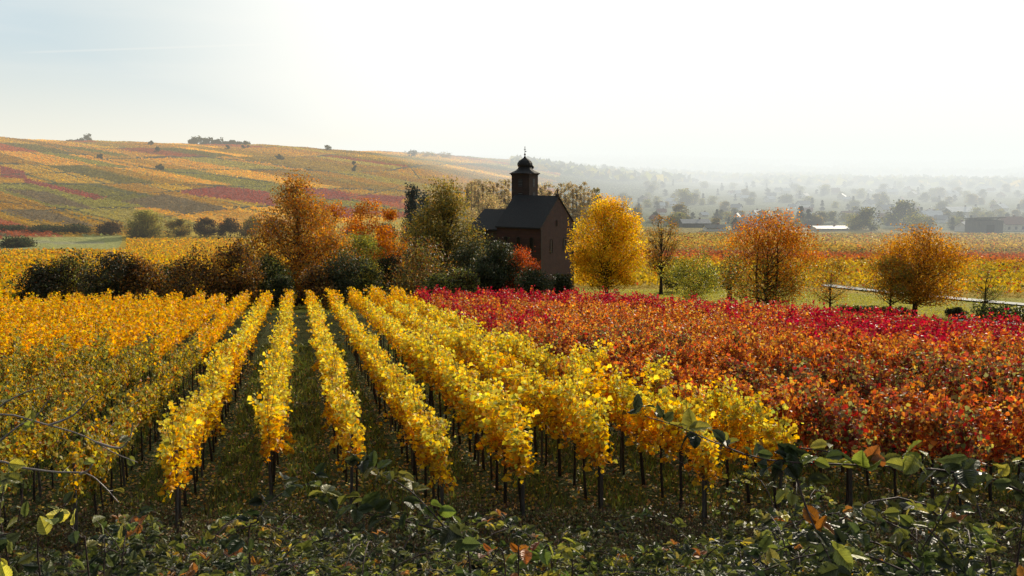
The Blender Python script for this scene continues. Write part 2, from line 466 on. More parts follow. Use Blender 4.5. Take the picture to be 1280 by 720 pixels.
CRIMSON = [(4, (.40, .035, .055)), (2, (.46, .08, .06)), (2, (.28, .025, .04)), (1, (.54, .18, .06))]
REDDARK = [(2.4, (.28, .07, .045)), (1.4, (.46, .17, .05)), (2, (.15, .10, .045)), (.9, (.52, .38, .09)), (.8, (.40, .045, .04)), (.8, (.24, .25, .08))]
CLASS = ['yellow', 'gold', 'olive', 'orange', 'crimson', 'reddark']

def vine_class(j, x, y, yend):
    n = float(vnoise(x, y, 9, 4)) + random.uniform(-.35, .35)
    if j >= 6:
        fe = yend - y
        if j == 6 and y < 36: return 'yellow' if n < .5 else 'orange'
        if fe < 15 + n * 6 and x > -8: return 'crimson'
        if j <= 8 and y > 50: return 'crimson' if n > -.1 else 'orange'
        if j == 7 and y < 21.5: return 'yellow'
        if y < 33 + n * 6: return 'reddark' if n < .6 else 'orange'
        return 'crimson' if n > .38 else ('reddark' if n < -.75 else 'orange')
    if j in (4, 5) and y < 60 and n > .75: return 'orange'
    if j <= -2:
        if y < 42 + n * 10 + (j + 2) * .6: return 'olive'
        return 'gold'
    return 'gold' if (y > 70 or n > .7) else 'yellow'

def canopy(n, cls, length=1.35):
    """leaf centres and colours of one vine, base at z = 0, row along local y"""
    # shoots rise from the wire, lean out and arch over; leaves sit along them
    ns = 15
    y0 = (np.arange(ns) + rng.uniform(.1, .9, ns)) / ns * length - length / 2; x0 = rng.normal(0, .05, ns)
    kx = rng.normal(0, .17, ns); ky = rng.normal(0, .13, ns); top = rng.uniform(.75, 1.5, ns); arch = rng.uniform(0, .35, ns)
    wt = top + .2; si = rng.choice(ns, n, p=wt / wt.sum()); t = rng.beta(1.15, 1.1, n)
    lx = x0[si] + kx[si] * t ** 1.6 * 1.3 + rng.normal(0, .075, n)
    ly = y0[si] + ky[si] * t + rng.normal(0, .07, n)
    z = 1.27 + top[si] * t - arch[si] * np.maximum(t - .6, 0) * 1.6 + rng.normal(0, .05, n)
    k = n // 8; idx = rng.choice(n, k, replace=False); q = rng.choice(4, k)        # hanging laterals
    hx = rng.normal(0, .22, 4); hy = rng.uniform(-.5, .5, 4) * length; hz = rng.uniform(.25, .6, 4); tt = rng.random(k)
    lx[idx] = hx[q] * (.4 + .7 * tt) + rng.normal(0, .05, k); ly[idx] = hy[q] + rng.normal(0, .06, k); z[idx] = 1.5 - hz[q] * tt
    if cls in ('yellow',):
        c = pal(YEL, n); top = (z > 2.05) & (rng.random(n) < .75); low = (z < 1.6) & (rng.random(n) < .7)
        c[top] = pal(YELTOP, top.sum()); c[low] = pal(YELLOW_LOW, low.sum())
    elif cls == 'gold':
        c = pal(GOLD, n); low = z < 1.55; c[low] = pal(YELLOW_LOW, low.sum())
    else:
        c = pal({'olive': OLIVE, 'orange': ORANGE, 'crimson': CRIMSON, 'reddark': REDDARK}[cls], n, .25)
    return np.column_stack([lx, ly, z]), c

foliage_meshes, trunk_meshes = {}, []
for c_ in CLASS:
    for q in range(8):
        n = 800
        P, c = canopy(n, c_)
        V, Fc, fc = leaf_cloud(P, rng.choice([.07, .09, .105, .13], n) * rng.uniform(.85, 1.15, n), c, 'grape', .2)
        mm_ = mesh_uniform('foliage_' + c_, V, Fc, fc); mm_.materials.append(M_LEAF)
        foliage_meshes.setdefault(c_, []).append(mm_)
for q in range(6):
    b = MB(); w = random.uniform(-.06, .06)
    pts = [(0, 0, -.15), (w * .5, .03, .4), (w * 1.3, -.03, .9), (w * .4, .03, 1.3)]
    b.tube(pts, [.04, .034, .028, .03], 6)
    for s in (-1, 1):
        b.tube([(w * .4, .03, 1.26), (.02, s * .3, 1.36 + random.uniform(-.04, .06)), (0, s * .62, 1.38)], [.02, .013, .007], 5)
    for s in range(5):
        yy = random.uniform(-.6, .6)
        b.tube([(0, yy, 1.36), (random.uniform(-.08, .08), yy + random.uniform(-.1, .1), 1.9), (random.uniform(-.2, .2), yy + random.uniform(-.15, .15), 2.75)], [.008, .006, .003], 4, False)
    mt_ = b.mesh('trunk', True); mt_.materials.append(M_VINEW); trunk_meshes.append(mt_)

YX = [-60, -20, 5, 17, 30, 50]; YE = [74, 90, 88, 73, 51, 26]
START = {-1: 20.0, 0: 23.2, 1: 22.2, -2: 19, -3: 18}
vines = []
rows = range(-17, 22)
row_first = {}
for j in rows:
    xk = X0 + SPC * j
    y = START.get(j, (21.2 if j > 1 else 17.2) + (0.6 * math.sin(j * 2.1)))
    k = 0
    while True:
        x = xk - ROWTAN * y + .09 * math.sin(y * .55 + j * 1.7) + .05 * math.sin(y * 1.7 + j)
        if y > np.interp(x, YX, YE): break
        yend = y
        yy = y; 
        while yy < 95 and yy <= np.interp(xk - ROWTAN * yy, YX, YE): yy += 2
        vines.append((j, k, x + random.uniform(-.05, .05), y, yy)); 
        if k == 0: row_first[j] = (x, y)
        k += 1; y += 1.22
inview = []
for v in vines:
    px, py, f = proj(v[2], v[3], tz(v[2], v[3]) + 1.4)
    if -40 < px < 1320 and py < 760: inview.append((math.hypot(v[2], v[3]), v))
inview.sort(key=lambda t: t[0])
NIND = 296
single = inview[:NIND]; rest = [v for d, v in inview[NIND:]]
ORD = ['first', 'second', 'third', 'fourth', 'fifth', 'sixth', 'seventh', 'eighth', 'ninth', 'tenth', 'eleventh', 'twelfth', 'thirteenth',
       'fourteenth', 'fifteenth', 'sixteenth', 'seventeenth', 'eighteenth', 'nineteenth', 'twentieth']
def ordn(i): return ORD[i] if i < len(ORD) else '%dth' % (i + 1)
def rowname(j):
    if j >= 7: return ordn(j - 7) + ' row right of the yellow block'
    if j >= 1: return ordn(j - 1) + ' row right of the central grass lane'
    return ordn(-j) + ' row left of the central grass lane'
DESC = {'yellow': 'bright yellow grapevine', 'gold': 'golden orange grapevine', 'olive': 'olive and gold grapevine', 'orange': 'orange red grapevine',
        'crimson': 'crimson grapevine', 'reddark': 'dark red grapevine'}
RZ = math.atan(ROWTAN)
for d, (j, k, x, y, yend) in single:
    cl = vine_class(j, x, y, yend)
    e = empty('grapevine', (x, y, tz(x, y)), '%s, %s from near end, %s' % (DESC[cl], ordn(k), rowname(j)), 'grapevine',
              'grapevines nearest the camera', RZ + (PI if random.random() < .5 else 0), random.uniform(.93, 1.08))
    e.scale = (random.uniform(.6, 1.0), 1, random.uniform(.85, 1.05)) if j < -1 else (random.uniform(.8, 1.3), 1, random.uniform(.9, 1.13)) if j < 3 else (random.uniform(.9, 1.6), 1, random.uniform(1.0, 1.25))
    e.rotation_euler.x = -math.atan(SLOPE) * (1 if abs(e.rotation_euler.z) < 1 else -1)
    o = bpy.data.objects.new('foliage', random.choice(foliage_meshes[cl])); link(o, e)
    o = bpy.data.objects.new('trunk', random.choice(trunk_meshes)); link(o, e)

def rot_rows(P):
    c, s = math.cos(RZ), math.sin(RZ)
    return np.column_stack([P[:, 0] * c - P[:, 1] * s, P[:, 0] * s + P[:, 1] * c, P[:, 2]])
LV, LF, LC = [], [], []; off = 0
stems = []
for (j, k, x, y, yend) in rest:
    cl = vine_class(j, x, y, yend); d = math.hypot(x, y)
    n = int(np.interp(d, [35, 60, 95], [330, 210, 150])); s = np.interp(d, [35, 60, 95], [.125, .15, .18])
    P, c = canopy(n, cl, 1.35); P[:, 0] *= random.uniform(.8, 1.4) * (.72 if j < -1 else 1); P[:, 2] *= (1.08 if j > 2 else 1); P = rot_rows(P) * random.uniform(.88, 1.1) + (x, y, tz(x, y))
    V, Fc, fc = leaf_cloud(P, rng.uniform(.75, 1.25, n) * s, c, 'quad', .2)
    LV.append(V); LF.append(Fc + off); LC.append(fc); off += len(V)
    stems.append((x, y, tz(x, y)))
me = mesh_uniform('vineyard_vines', np.vstack(LV), np.vstack(LF), np.vstack(LC))
tag(obj('vineyard_vines', me, M_LEAF), 'rows of golden and red vines filling the field behind the nearest vines', 'vines', None, 'stuff')
b = MB()
for (x, y, z) in stems:
    if math.hypot(x, y) < 62: b.tube([(x, y, z - .1), (x + random.uniform(-.05, .05), y, z + 1.4)], [.035, .025], 4, False)
tag(b.build('vine_stems', M_VINEW), 'dark stems under the vines further up the field', 'stems', None, 'stuff')

# posts
pm = []
for q in range(4):
    b = MB(); t = random.uniform(-.03, .03)
    b.tube([(0, 0, -.3), (t * .4, 0, .9), (t, .01, 1.8), (t, .01, 2.1)], [.045, .043, .04, .036], 7)
    m_ = b.mesh('post'); m_.materials.append(M_WOOD); pm.append(m_)
for j in range(-12, 20):
    if j not in row_first: continue
    x, y = row_first[j]; xk = X0 + SPC * j
    for i, yy in enumerate([y - .12, y + 5.4, y + 11.6]):
        x = xk - ROWTAN * yy; px, py, f = proj(x, yy, tz(x, yy) + 1)
        if not (-10 < px < 1290): continue
        w = ['weathered near end post, ', 'second trellis post, ', 'third trellis post, '][i]
        o = bpy.data.objects.new('trellis_post', random.choice(pm)); o.location = (x, yy, tz(x, yy)); link(o)
        o.rotation_euler = (random.uniform(-.05, .05) + (.05 if i == 0 else 0), random.uniform(-.04, .04), random.uniform(0, 6))
        if i: o.scale = (.8, .8, 1.02)
        tag(o, w + rowname(j), 'post', 'trellis posts')
# trellis wires: one pair per near row
for j in range(-9, 17):
    if j not in row_first: continue
    x, y = row_first[j]; xk = X0 + SPC * j
    b = MB()
    for h in (1.3, 1.7, 2.05):
        P = [(xk - ROWTAN * yy, yy, tz(xk - ROWTAN * yy, yy) + h) for yy in np.linspace(y - .75, y + 11.6, 8)]
        b.tube(P, .004, 4, False)
    o = b.build('trellis_wire', M_WIRE)
    tag(o, 'thin trellis wires strung along the ' + rowname(j), 'wire', 'trellis wires')

# ------------------------------------------------------------------ far vineyards: rows of leaf clumps on plain and hill
def clump_field(name, label, x, y, size, col, hgt, up=.1):
    z = terrain(x, y) + hgt
    V, Fc, fc = leaf_cloud(np.column_stack([x, y, z]), size, col, 'quad', up)
    return tag(obj(name, mesh_uniform(name, V, Fc, fc), M_FAR), label, 'vineyard', None, 'stuff')
# right plain
xs, ys = [], []
dr = math.radians(8)
n = 230000
u = rng.uniform(-60, 260, n); v = rng.uniform(95, 345, n); rowi = np.floor(v / 2.3)
v = (rowi + .5) * 2.3 + rng.normal(0, .26, n)
x = u * math.cos(dr) + v * math.sin(dr) * 0 ; y = v + u * math.sin(dr) * -.6
px, py, f = proj(x, y, terrain(x, y))
ok = (px > 690) & (px < 1300) & (y > 141 - np.maximum(x - 40, 0) * .8 + 3) & (y < 338) & (py > 281) & (py < 376)
ok &= ~((np.abs(x - np.interp(y, [95, 140], [57, 52])) < 3) & (y < 150))
x, y = x[ok], y[ok]; px, py = px[ok], py[ok]
c = field_color(x, y, px, py, np.hypot(x, y)) * 1.15
c = c * (1 + rng.normal(0, .22, (len(x), 1))); 
mixr = rng.random(len(x)) < .14; c[mixr] = pal(ORANGE, mixr.sum())
mixr = rng.random(len(x)) < .12; c[mixr] = pal(OLIVE, mixr.sum())
clump_field('plain_vineyard', 'gold and russet vine rows on the plain before the village', x, y, rng.uniform(.35, .75, len(x)) * np.interp(y, [140, 340], [.9, 1.5]), c, rng.uniform(.5, 1.6, len(x)))
# left field behind the hedge
n = 120000
u = rng.uniform(-190, -20, n); v = rng.uniform(96, 330, n); rowi = np.floor((u + v * ROWTAN * .8) / 2.2)
u = (rowi + .5) * 2.2 - v * ROWTAN * .8 + rng.normal(0, .2, n)
px, py, f = proj(u, v, terrain(u, v))
ok = (px > -15) & (px < 620) & (v < 310) & ~((px < 158) & (py < 317)) & (py > 288) & (px < 620 - (v - 96) * .3)
gap = (px < 35) & (py > 317)
x, y, px, py = u[ok], v[ok], px[ok], py[ok]
c = pal(GOLD, len(x)); o_ = rng.random(len(x)) < .25; c[o_] = pal(OLIVE, o_.sum())
clump_field('valley_vineyard', 'golden vine rows sloping behind the dark hedge on the left', x, y, rng.uniform(.35, .65, len(x)), c, rng.uniform(.5, 1.7, len(x)))
# hill
n = 240000
r = np.sqrt(rng.uniform(335 ** 2, 1180 ** 2, n)); a_ = rng.uniform(math.radians(-31.5), math.radians(9), n)
x, y = r * np.sin(a_), r * np.cos(a_)
px, py, f = proj(x, y, terrain(x, y))
ok = (r > np.interp(px, HPX, HR0) + 22) & (rng.random(n) < np.interp(r, [340, 700, 1180], [1, .8, .45]))
x, y, px, py, r = x[ok], y[ok], px[ok], py[ok], r[ok]
v = x * HN[0] + y * HN[1]
v2 = (np.floor(v / 2.6) + .5) * 2.6; x += (v2 - v) * HN[0] * .8; y += (v2 - v) * HN[1] * .8
c = field_color(x, y, px, py, r); keep = c[:, 0] > .13
x, y, r, c = x[keep], y[keep], r[keep], c[keep]
c = c * 1.1 * (1 + rng.normal(0, .08, (len(x), 1)))
clump_field('hill_vineyard', 'patchwork of gold, green and red vine strips over the long hill', x, y, rng.uniform(.8, 1.5, len(x)) * np.interp(r, [340, 1100], [.75, 1.3]), c, rng.uniform(.3, .8, len(x)), 3.0)

# ------------------------------------------------------------------ trees
def envelope(kind, h):
    h = np.float64(h)
    if kind == 'round': return np.sqrt(np.clip(1 - abs(2 * h - .9) ** 2.4, 0, 1)) ** .8 if h < .95 else .4
    if kind == 'dome': return np.where(h < .3, .75 + .25 * h / .3, np.sqrt(np.clip(1 - ((h - .3) / .7) ** 2, 0, 1)))
    if kind == 'cone': return np.clip(1.02 - h, 0, 1) ** .85
    if kind == 'tall': return np.where(h < .38, .62 + .38 * np.sin(h / .38 * PI / 2), (1 - (max(h - .38, 0) / .62) ** 1.25) * .96 + .04)
    if kind == 'column': return np.where(h < .2, .6 + 2 * h, 1 - (max(h - .2, 0) / .8) ** 2.4 * .8)
    if kind == 'spread': return np.where(h < .45, .45 + .55 * h / .45, np.sqrt(np.clip(1 - ((h - .45) / .55) ** 2, 0, 1)))
    if kind == 'bush': return np.sqrt(np.clip(1 - h ** 2.2, 0, 1)) * .97 + .03

def tree_parts(H, W, kind, palette, nl, leaf=.22, clear=.12, clumps=70, lean=0, trunk=.02, mat=None, spread=.10, inner=.25, nbr=None, two=1, palette2=None):
    """trunk mesh + crown mesh, base at origin"""
    b = MB(); Rb = max(.05, H * trunk); z0 = H * clear
    P = []
    while len(P) < clumps:
        h = random.random(); e = float(envelope(kind, h))
        if random.random() > e + .15: continue
        th = random.uniform(0, 2 * PI); rr = (random.random() ** inner) * e * W / 2 * random.uniform(.78, 1.04)
        rr *= 1 + .13 * math.sin(3 * th + H) + .08 * math.sin(5 * th + h * 7)
        P.append((rr * math.cos(th) + lean * h * W, rr * math.sin(th), z0 + h * (H - z0)))
    P = np.array(P)
    for q in range(two):
        ox = (q - (two - 1) / 2) * Rb * 3.2
        top = H * (.82 if kind not in ('bush',) else .4)
        tp = [(ox, 0, -.3), (ox * 1.2, 0, z0 * .6), (ox * 1.7 + lean * .2 * W, .1, H * .4), (ox * 1.5 + lean * .6 * W, 0, top)]
        b.tube(tp, [Rb * 1.25, Rb, Rb * .6, Rb * .12], 8)
        b.tube([(ox, 0, -.25), (ox, 0, .12 * z0 + .05)], [Rb * 1.9, Rb * 1.1], 8, False)
    for i, p_ in enumerate(P if nbr is None else P[:nbr]):
        hz = max(z0 * .75, min(p_[2] * random.uniform(.35, .8), H * .78)) if kind != 'bush' else random.uniform(0, .15) * H
        s = np.array((lean * .5 * W * hz / H, 0, hz)); mid = s * .45 + p_ * .55 + np.array((0, 0, -.06 * H * random.random()))
        mid[:2] += rng.normal(0, .03 * W, 2)
        r0 = Rb * .32 * (1 - .5 * hz / H)
        b.tube([s, mid, p_], [r0, r0 * .5, r0 * .15], 4, False)
        for _ in range(3):
            e_ = p_ + rng.normal(0, spread * W * .7, 3); b.tube([mid * .4 + p_ * .6, e_], [r0 * .3, r0 * .1], 3, False)
    # leaves
    nl = int(nl * 3.0); leaf = leaf * .76; per = rng.dirichlet(np.ones(len(P)) * 3) * nl
    C, cl = [], []
    for p_, k in zip(P, per):
        k = max(2, int(k)); q = np.clip(rng.normal(0, 1, (k, 3)), -1.7, 1.7) * (spread * W * random.uniform(.8, 1.45)) * (1, 1, .75)
        C.append(p_ + q)
        pl = palette
        if palette2 is not None and (p_[2] / H < .55) and random.random() < .75: pl = palette2
        c = pal(pl, k) * random.uniform(.5, 1.25); cl.append(c)
    C = np.vstack(C); cl = np.vstack(cl)
    g = C[:, 2] > .04 * H if kind == 'bush' else C[:, 2] > z0 * .8
    C, cl = C[g], cl[g]
    V, Fc, fc = leaf_cloud(C, rng.uniform(.7, 1.3, len(C)) * leaf, cl, 'quad', .25)
    return b.mesh('trunk', True), mesh_uniform('crown', V, Fc, fc), mat or M_LEAF

def tree(px, top, wpx, y, kind, palette, nl, label, cat='tree', name=None, group=None, base=None, **kw):
    name = name or ('shrub' if kind == 'bush' else 'tree')
    p0 = at(px, 300, y); x = p0[0]
    for _ in range(3):
        zb = tz(x, y); f = y * CP - (zb) * SP; x = (px - 640) / F * f
    H = at(px, top, y)[2] - zb; W = wpx / F * f
    t, c, m_ = tree_parts(H, W, kind, palette, nl, **kw)
    e = empty(name, (x, y, zb), label, cat, group)
    obj('stems' if kind == 'bush' else 'trunk', t, M_BARK, e)
    obj('foliage' if kind == 'bush' else 'crown', c, m_, e)
    return e

RUST = [(3, (.50, .20, .04)), (2, (.40, .16, .05)), (1.5, (.60, .30, .05)), (1.5, (.26, .17, .06)), (1, (.3, .24, .07))]
BROWNG = [(3, (.30, .22, .06)), (2, (.22, .20, .06)), (1.5, (.46, .28, .05)), (1, (.14, .14, .05))]
BRORANGE = [(4, (.62, .23, .035)), (2, (.52, .15, .035)), (1.4, (.70, .34, .05)), (.8, (.34, .12, .04))]
BRYELLOW = [(4, (.80, .46, .03)), (2.5, (.84, .56, .05)), (2, (.72, .34, .03)), (.7, (.6, .46, .06))]
OLIV = [(3, (.24, .25, .06)), (2, (.36, .32, .06)), (1, (.14, .16, .05)), (1, (.42, .30, .05))]
DKGRN = [(3, (.045, .06, .025)), (2, (.07, .075, .03)), (1, (.09, .07, .03)), (.4, (.16, .13, .04))]
DKBRN = [(3, (.09, .055, .03)), (2, (.06, .05, .028)), (1.4, (.15, .085, .035)), (.6, (.22, .12, .04))]
HEDGE = [(3, (.07, .05, .028)), (2, (.05, .045, .025)), (1.2, (.13, .07, .03)), (.5, (.2, .09, .03))]
REDSH = [(3, (.50, .10, .04)), (2, (.60, .18, .05)), (1, (.36, .06, .04))]
SPRUCE = [(3, (.05, .07, .06)), (2, (.035, .05, .045))]
POPL = [(3, (.56, .42, .19)), (2, (.42, .33, .16)), (1, (.64, .50, .21))]

tree(375, 224, 124, 112, 'tall', RUST, 10500, 'tall rust brown tree rising to a point behind the yellow rows', leaf=.26, clumps=170, clear=.06, palette2=RUST, spread=.075)
tree(414, 258, 62, 126, 'round', BRORANGE, 2600, 'small round bright orange tree close behind the tall rust brown one', leaf=.28, clumps=50, clear=.2)
tree(461, 255, 54, 136, 'round', BRORANGE, 3000, 'orange domed tree between the tall rust tree and the brown green tree', leaf=.27, clumps=50, clear=.25)
tree(494, 265, 42, 142, 'round', BRORANGE, 2200, 'smaller orange tree touching the larger orange domed tree', leaf=.28, clumps=40, clear=.25)
tree(557, 228, 96, 124, 'tall', BROWNG, 9000, 'tall brown and green tree left of the church', leaf=.27, clumps=170, clear=.06, palette2=BROWNG + DKGRN, spread=.085)
tree(445, 292, 60, 118, 'round', OLIV, 2600, 'olive green tree in front of the orange domed tree', leaf=.25, clumps=45, clear=.15)
tree(758, 251, 92, 118, 'round', BRYELLOW, 11500, 'full round golden yellow tree right of the church', leaf=.24, clumps=150, clear=.13, spread=.075, inner=.4)
tree(826, 268, 44, 128, 'round', RUST + BROWNG, 1900, 'nearly bare brown tree with fine twigs beside the golden tree', leaf=.18, clumps=80, clear=.25, spread=.07)
tree(866, 318, 66, 98, 'spread', OLIV + [(2, (.46, .40, .07))], 1900, 'low spreading yellow green fruit tree on the grass', leaf=.19, clumps=50, clear=.2, spread=.09)
tree(957, 270, 98, 94, 'round', BRORANGE + [(1, (.5, .3, .05))], 6200, 'bushy red orange tree with several trunks on the grass', leaf=.2, clumps=110, clear=.1, two=3, palette2=RUST + OLIV, spread=.095)
tree(912, 318, 50, 112, 'spread', DKBRN + OLIV, 1100, 'dark trunked small tree half behind the red orange tree', leaf=.2, clumps=40, clear=.3, trunk=.05)
tree(1037, 326, 60, 92, 'spread', RUST + BROWNG, 900, 'thin low tree between the two big orange trees', leaf=.16, clumps=50, clear=.22, spread=.08)
tree(1143, 291, 108, 88, 'dome', [(3, (.60, .26, .04)), (1.5, (.44, .18, .04)), (2.4, (.70, .36, .05)), (.7, (.28, .16, .05))], 7600, 'broad umbrella shaped rust orange tree beside the path', leaf=.18, clumps=130, clear=.2, spread=.085, inner=.35, trunk=.03)
tree(1112, 322, 56, 86, 'round', OLIV + RUST, 2000, 'small olive brown tree leaning against the umbrella shaped tree', leaf=.17, clumps=45, clear=.28)
tree(1230, 328, 72, 90, 'spread', OLIV, 420, 'almost bare little tree in front of the path at far right', leaf=.15, clumps=50, clear=.3, spread=.07)
tree(655, 309, 44, 108, 'bush', REDSH, 2600, 'bright red shrub in front of the church wall', leaf=.17, clumps=60, cat='shrub')
for i, (px, top, w, y, P_, lab) in enumerate([
    (590, 302, 62, 112, DKGRN, 'dark evergreen shrub left of the church annex'),
    (622, 306, 64, 106, DKGRN, 'dark glossy shrub with pale leaves before the church'),
    (668, 338, 50, 103, DKGRN, 'low dark shrub under the red shrub'),
    (642, 330, 46, 110, DKGRN + OLIV[:1], 'dark leafy shrub between the red shrub and the annex'),
    (606, 322, 50, 104, DKGRN, 'low black green shrub in front of the annex wall'),
    (700, 346, 36, 116, DKGRN, 'low dark planting along the foot of the church gable'),
    (524, 309, 92, 104, DKBRN + RUST + OLIV, 'broad russet green bush behind the middle yellow rows'),
    (576, 338, 56, 100, DKBRN + OLIV, 'low brown green bush beside the first red vines'),
    (430, 316, 74, 100, DKGRN, 'dark green round bush right of the tall rust tree'),
    (490, 322, 50, 112, DKGRN, 'dark green bush below the smaller orange tree'),
    (398, 336, 46, 98, DKBRN + RUST, 'brown bush at the foot of the tall rust tree'),
    (462, 334, 40, 99, OLIV + DKGRN, 'small olive bush between two dark bushes'),
    (352, 344, 36, 97, DKGRN, 'low dark bush left of the tall rust trunk'),
    (548, 348, 50, 98, OLIV + DKGRN, 'low green bush edge behind the last yellow row')]):
    tree(px, top, w, y, 'bush', P_, 2600 if w > 45 else 1500, lab, 'shrub', leaf=.24, clumps=50, mat=M_BUSH, group=None, trunk=.012, inner=.6)
# the dark hedge at left, bush by bush
hb = [(54, 332, 58, 'leftmost and low'), (98, 322, 62, 'second from the left end'), (142, 319, 56, 'third from the left end, taller'), (180, 326, 54, 'fourth from the left end'),
      (216, 336, 40, 'fifth from the left end, in the dip'), (252, 314, 64, 'sixth from the left end, russet topped'), (298, 304, 50, 'last before the bare tree'), (338, 326, 50, 'touching the tall rust tree')]
for i, (px, top, w, w_) in enumerate(hb):
    tree(px, top, w * 1.3, 100 + 3.5 * math.sin(i * 2), 'bush', [HEDGE + DKGRN, HEDGE + OLIV, DKGRN + HEDGE, RUST + HEDGE, OLIV + DKGRN, HEDGE + RUST, RUST + DKBRN, DKGRN + OLIV][i], 3000, 'dark brown hedge bush behind the yellow field, ' + w_, 'shrub', leaf=.25, clumps=80, mat=M_BUSH,
         group='hedge bushes behind the yellow field', inner=.45, trunk=.01, spread=.085)
tree(312, 284, 34, 104, 'spread', RUST, 260, 'slender nearly bare tree rising from the hedge', leaf=.2, clumps=45, clear=.3, spread=.06)
tree(283, 318, 40, 108, 'round', RUST, 600, 'little russet tree inside the hedge', leaf=.22, clumps=30, clear=.25)
# conifers
tree(517, 234, 28, 215, 'cone', SPRUCE, 2600, 'blue green spruce, the taller of two behind the trees', name='spruce_tree', leaf=.5, clumps=190, clear=.03, spread=.13, inner=.5, mat=M_BUSH)
tree(532, 240, 24, 222, 'cone', SPRUCE, 2000, 'blue green spruce, the shorter of two behind the trees', name='spruce_tree', leaf=.5, clumps=170, clear=.03, spread=.13, inner=.5, mat=M_BUSH)
# poplars
for i in range(12):
    px = 585 + i * 4.6
    tree(px, 222 + [5, 2, 4, 0, 2, 1, 5, 0, 3, 1, 4, 3][i], 8.5, 296 + i % 3 * 4, 'column', POPL, 620, '%s poplar from the left in the row left of the church tower' % ordn(i), name='poplar_tree', group='poplars behind the church',
         leaf=.5, clumps=60, clear=.03, spread=.17, mat=M_FAR, trunk=.008, inner=.8)
for i in range(15):
    px = 671 + i * 4.9
    tree(px, 227 + [5, 1, 3, 0, 4, 2, 0, 3, 1, 5, 2, 4, 1, 6, 8][i], 8.5, 304 + i % 3 * 4, 'column', POPL, 620, '%s poplar from the left in the row right of the church tower' % ordn(i), name='poplar_tree', group='poplars behind the church',
         leaf=.5, clumps=60, clear=.03, spread=.17, mat=M_FAR, trunk=.008, inner=.8)
tree(606, 240, 44, 262, 'spread', POPL, 1200, 'bare brown round tree in front of the poplars', leaf=.4, clumps=50, clear=.15, mat=M_FAR)
tree(746, 236, 26, 320, 'round', POPL + OLIV, 900, 'round hazy tree at the end of the right poplar row', leaf=.7, clumps=30, clear=.1, mat=M_FAR)
# hill foot
tree(182, 266, 40, 330, 'round', [(3, (.34, .30, .08)), (2, (.44, .36, .09))], 3800, 'large round willow at the foot of the hill', name='willow_tree', leaf=.6, clumps=70, clear=.02, mat=M_FAR, inner=.5)
for i, (px, top, w, P_, lab) in enumerate([(138, 277, 30, DKBRN, 'grey brown bush left of the round willow'), (224, 274, 34, BROWNG, 'golden brown bush right of the round willow'),
    (258, 273, 30, DKBRN, 'dark bush at the hill foot, second right of the willow'), (288, 272, 30, DKBRN, 'dark bush at the hill foot, third right of the willow'), (316, 270, 30, BROWNG, 'tawny bush at the hill foot behind the bare tree'),
    (345, 272, 26, DKBRN, 'dark bush at the hill foot beside the rust tree'), (92, 282, 46, DKGRN, 'long low dark bush along the meadow edge'), (55, 283, 40, DKGRN, 'low dark scrub at the left meadow edge'), (14, 283, 34, DKGRN, 'low dark scrub at the far left meadow edge'),
    (22, 300, 40, DKGRN, 'flat dark bush lying in the left meadow'), (442, 282, 30, DKGRN, 'dark bush at the hill foot behind the orange trees'), (480, 280, 30, DKGRN, 'dark bush at the hill foot left of the spruces')]):
    yb = 335 if lab != 'flat dark bush lying in the left meadow' else 283
    tree(px, top + (0 if yb < 300 else 3), w * .9, yb, 'bush', P_, 1100, lab, 'shrub', leaf=.6, clumps=34, mat=M_FAR, trunk=.01)
# trees on the hill and its crest
crest = [(112, 169, 9, 'single dark round tree on the hill crest'), (101, 174, 9, 'small bush left of the round crest tree'), (90, 176, 9, 'lowest bush at the left of the crest trees')]
for px, top, w, lab in crest:
    tree(px, top, w * 1.2, 1150, 'round', DKGRN, 260, lab, leaf=2.0, clumps=20, clear=.05, mat=M_FAR)
for i, px in enumerate([240, 247, 254, 261, 268, 276, 284, 292, 299, 306]):
    tree(px, 171 + [2, 0, 3, 1, 4, 3, 7, 5, 8, 7][i], [9, 14, 8, 13, 10, 12, 8, 12, 9, 11][i], 1160, 'round', DKGRN, 220, '%s dark tree from the left in the long clump on the hill crest' % ordn(i), group='clump of trees on the hill crest', leaf=2.2, clumps=18, clear=.03, mat=M_FAR)
for px, py, w, h, lab in [(189, 181, 5, 5, 'tiny bush on the hill crest left of the long clump'), (197, 190, 7, 6, 'small bush just below the hill crest'), (125, 198, 6, 5, 'small dark bush on the upper hill lane'),
                  (201, 213, 9, 7, 'dark bush at a lane corner on the mid hill'), (307, 186, 8, 9, 'tree standing below the right end of the crest clump'), (350, 200, 10, 6, 'bush on the right part of the hill'),
                  (284, 187, 6, 5, 'bush just under the crest clump'), (410, 188, 8, 6, 'small tree on the right hill shoulder'), (515, 196, 13, 9, 'hazy round tree where the lane tops the ridge'),
                  (443, 215, 5, 14, 'narrow pale bush along the hill track'), (538, 196, 20, 5, 'hazy low tree beside the ridge lane'), (556, 197, 16, 5, 'second hazy low tree right of the ridge lane')]:
    g = ground(px, py)
    tree(px, py - h, w, max(g[1], 340), 'round', DKGRN if w < 15 else BROWNG, 160, lab, leaf=1.4, clumps=14, clear=.03, mat=M_FAR)
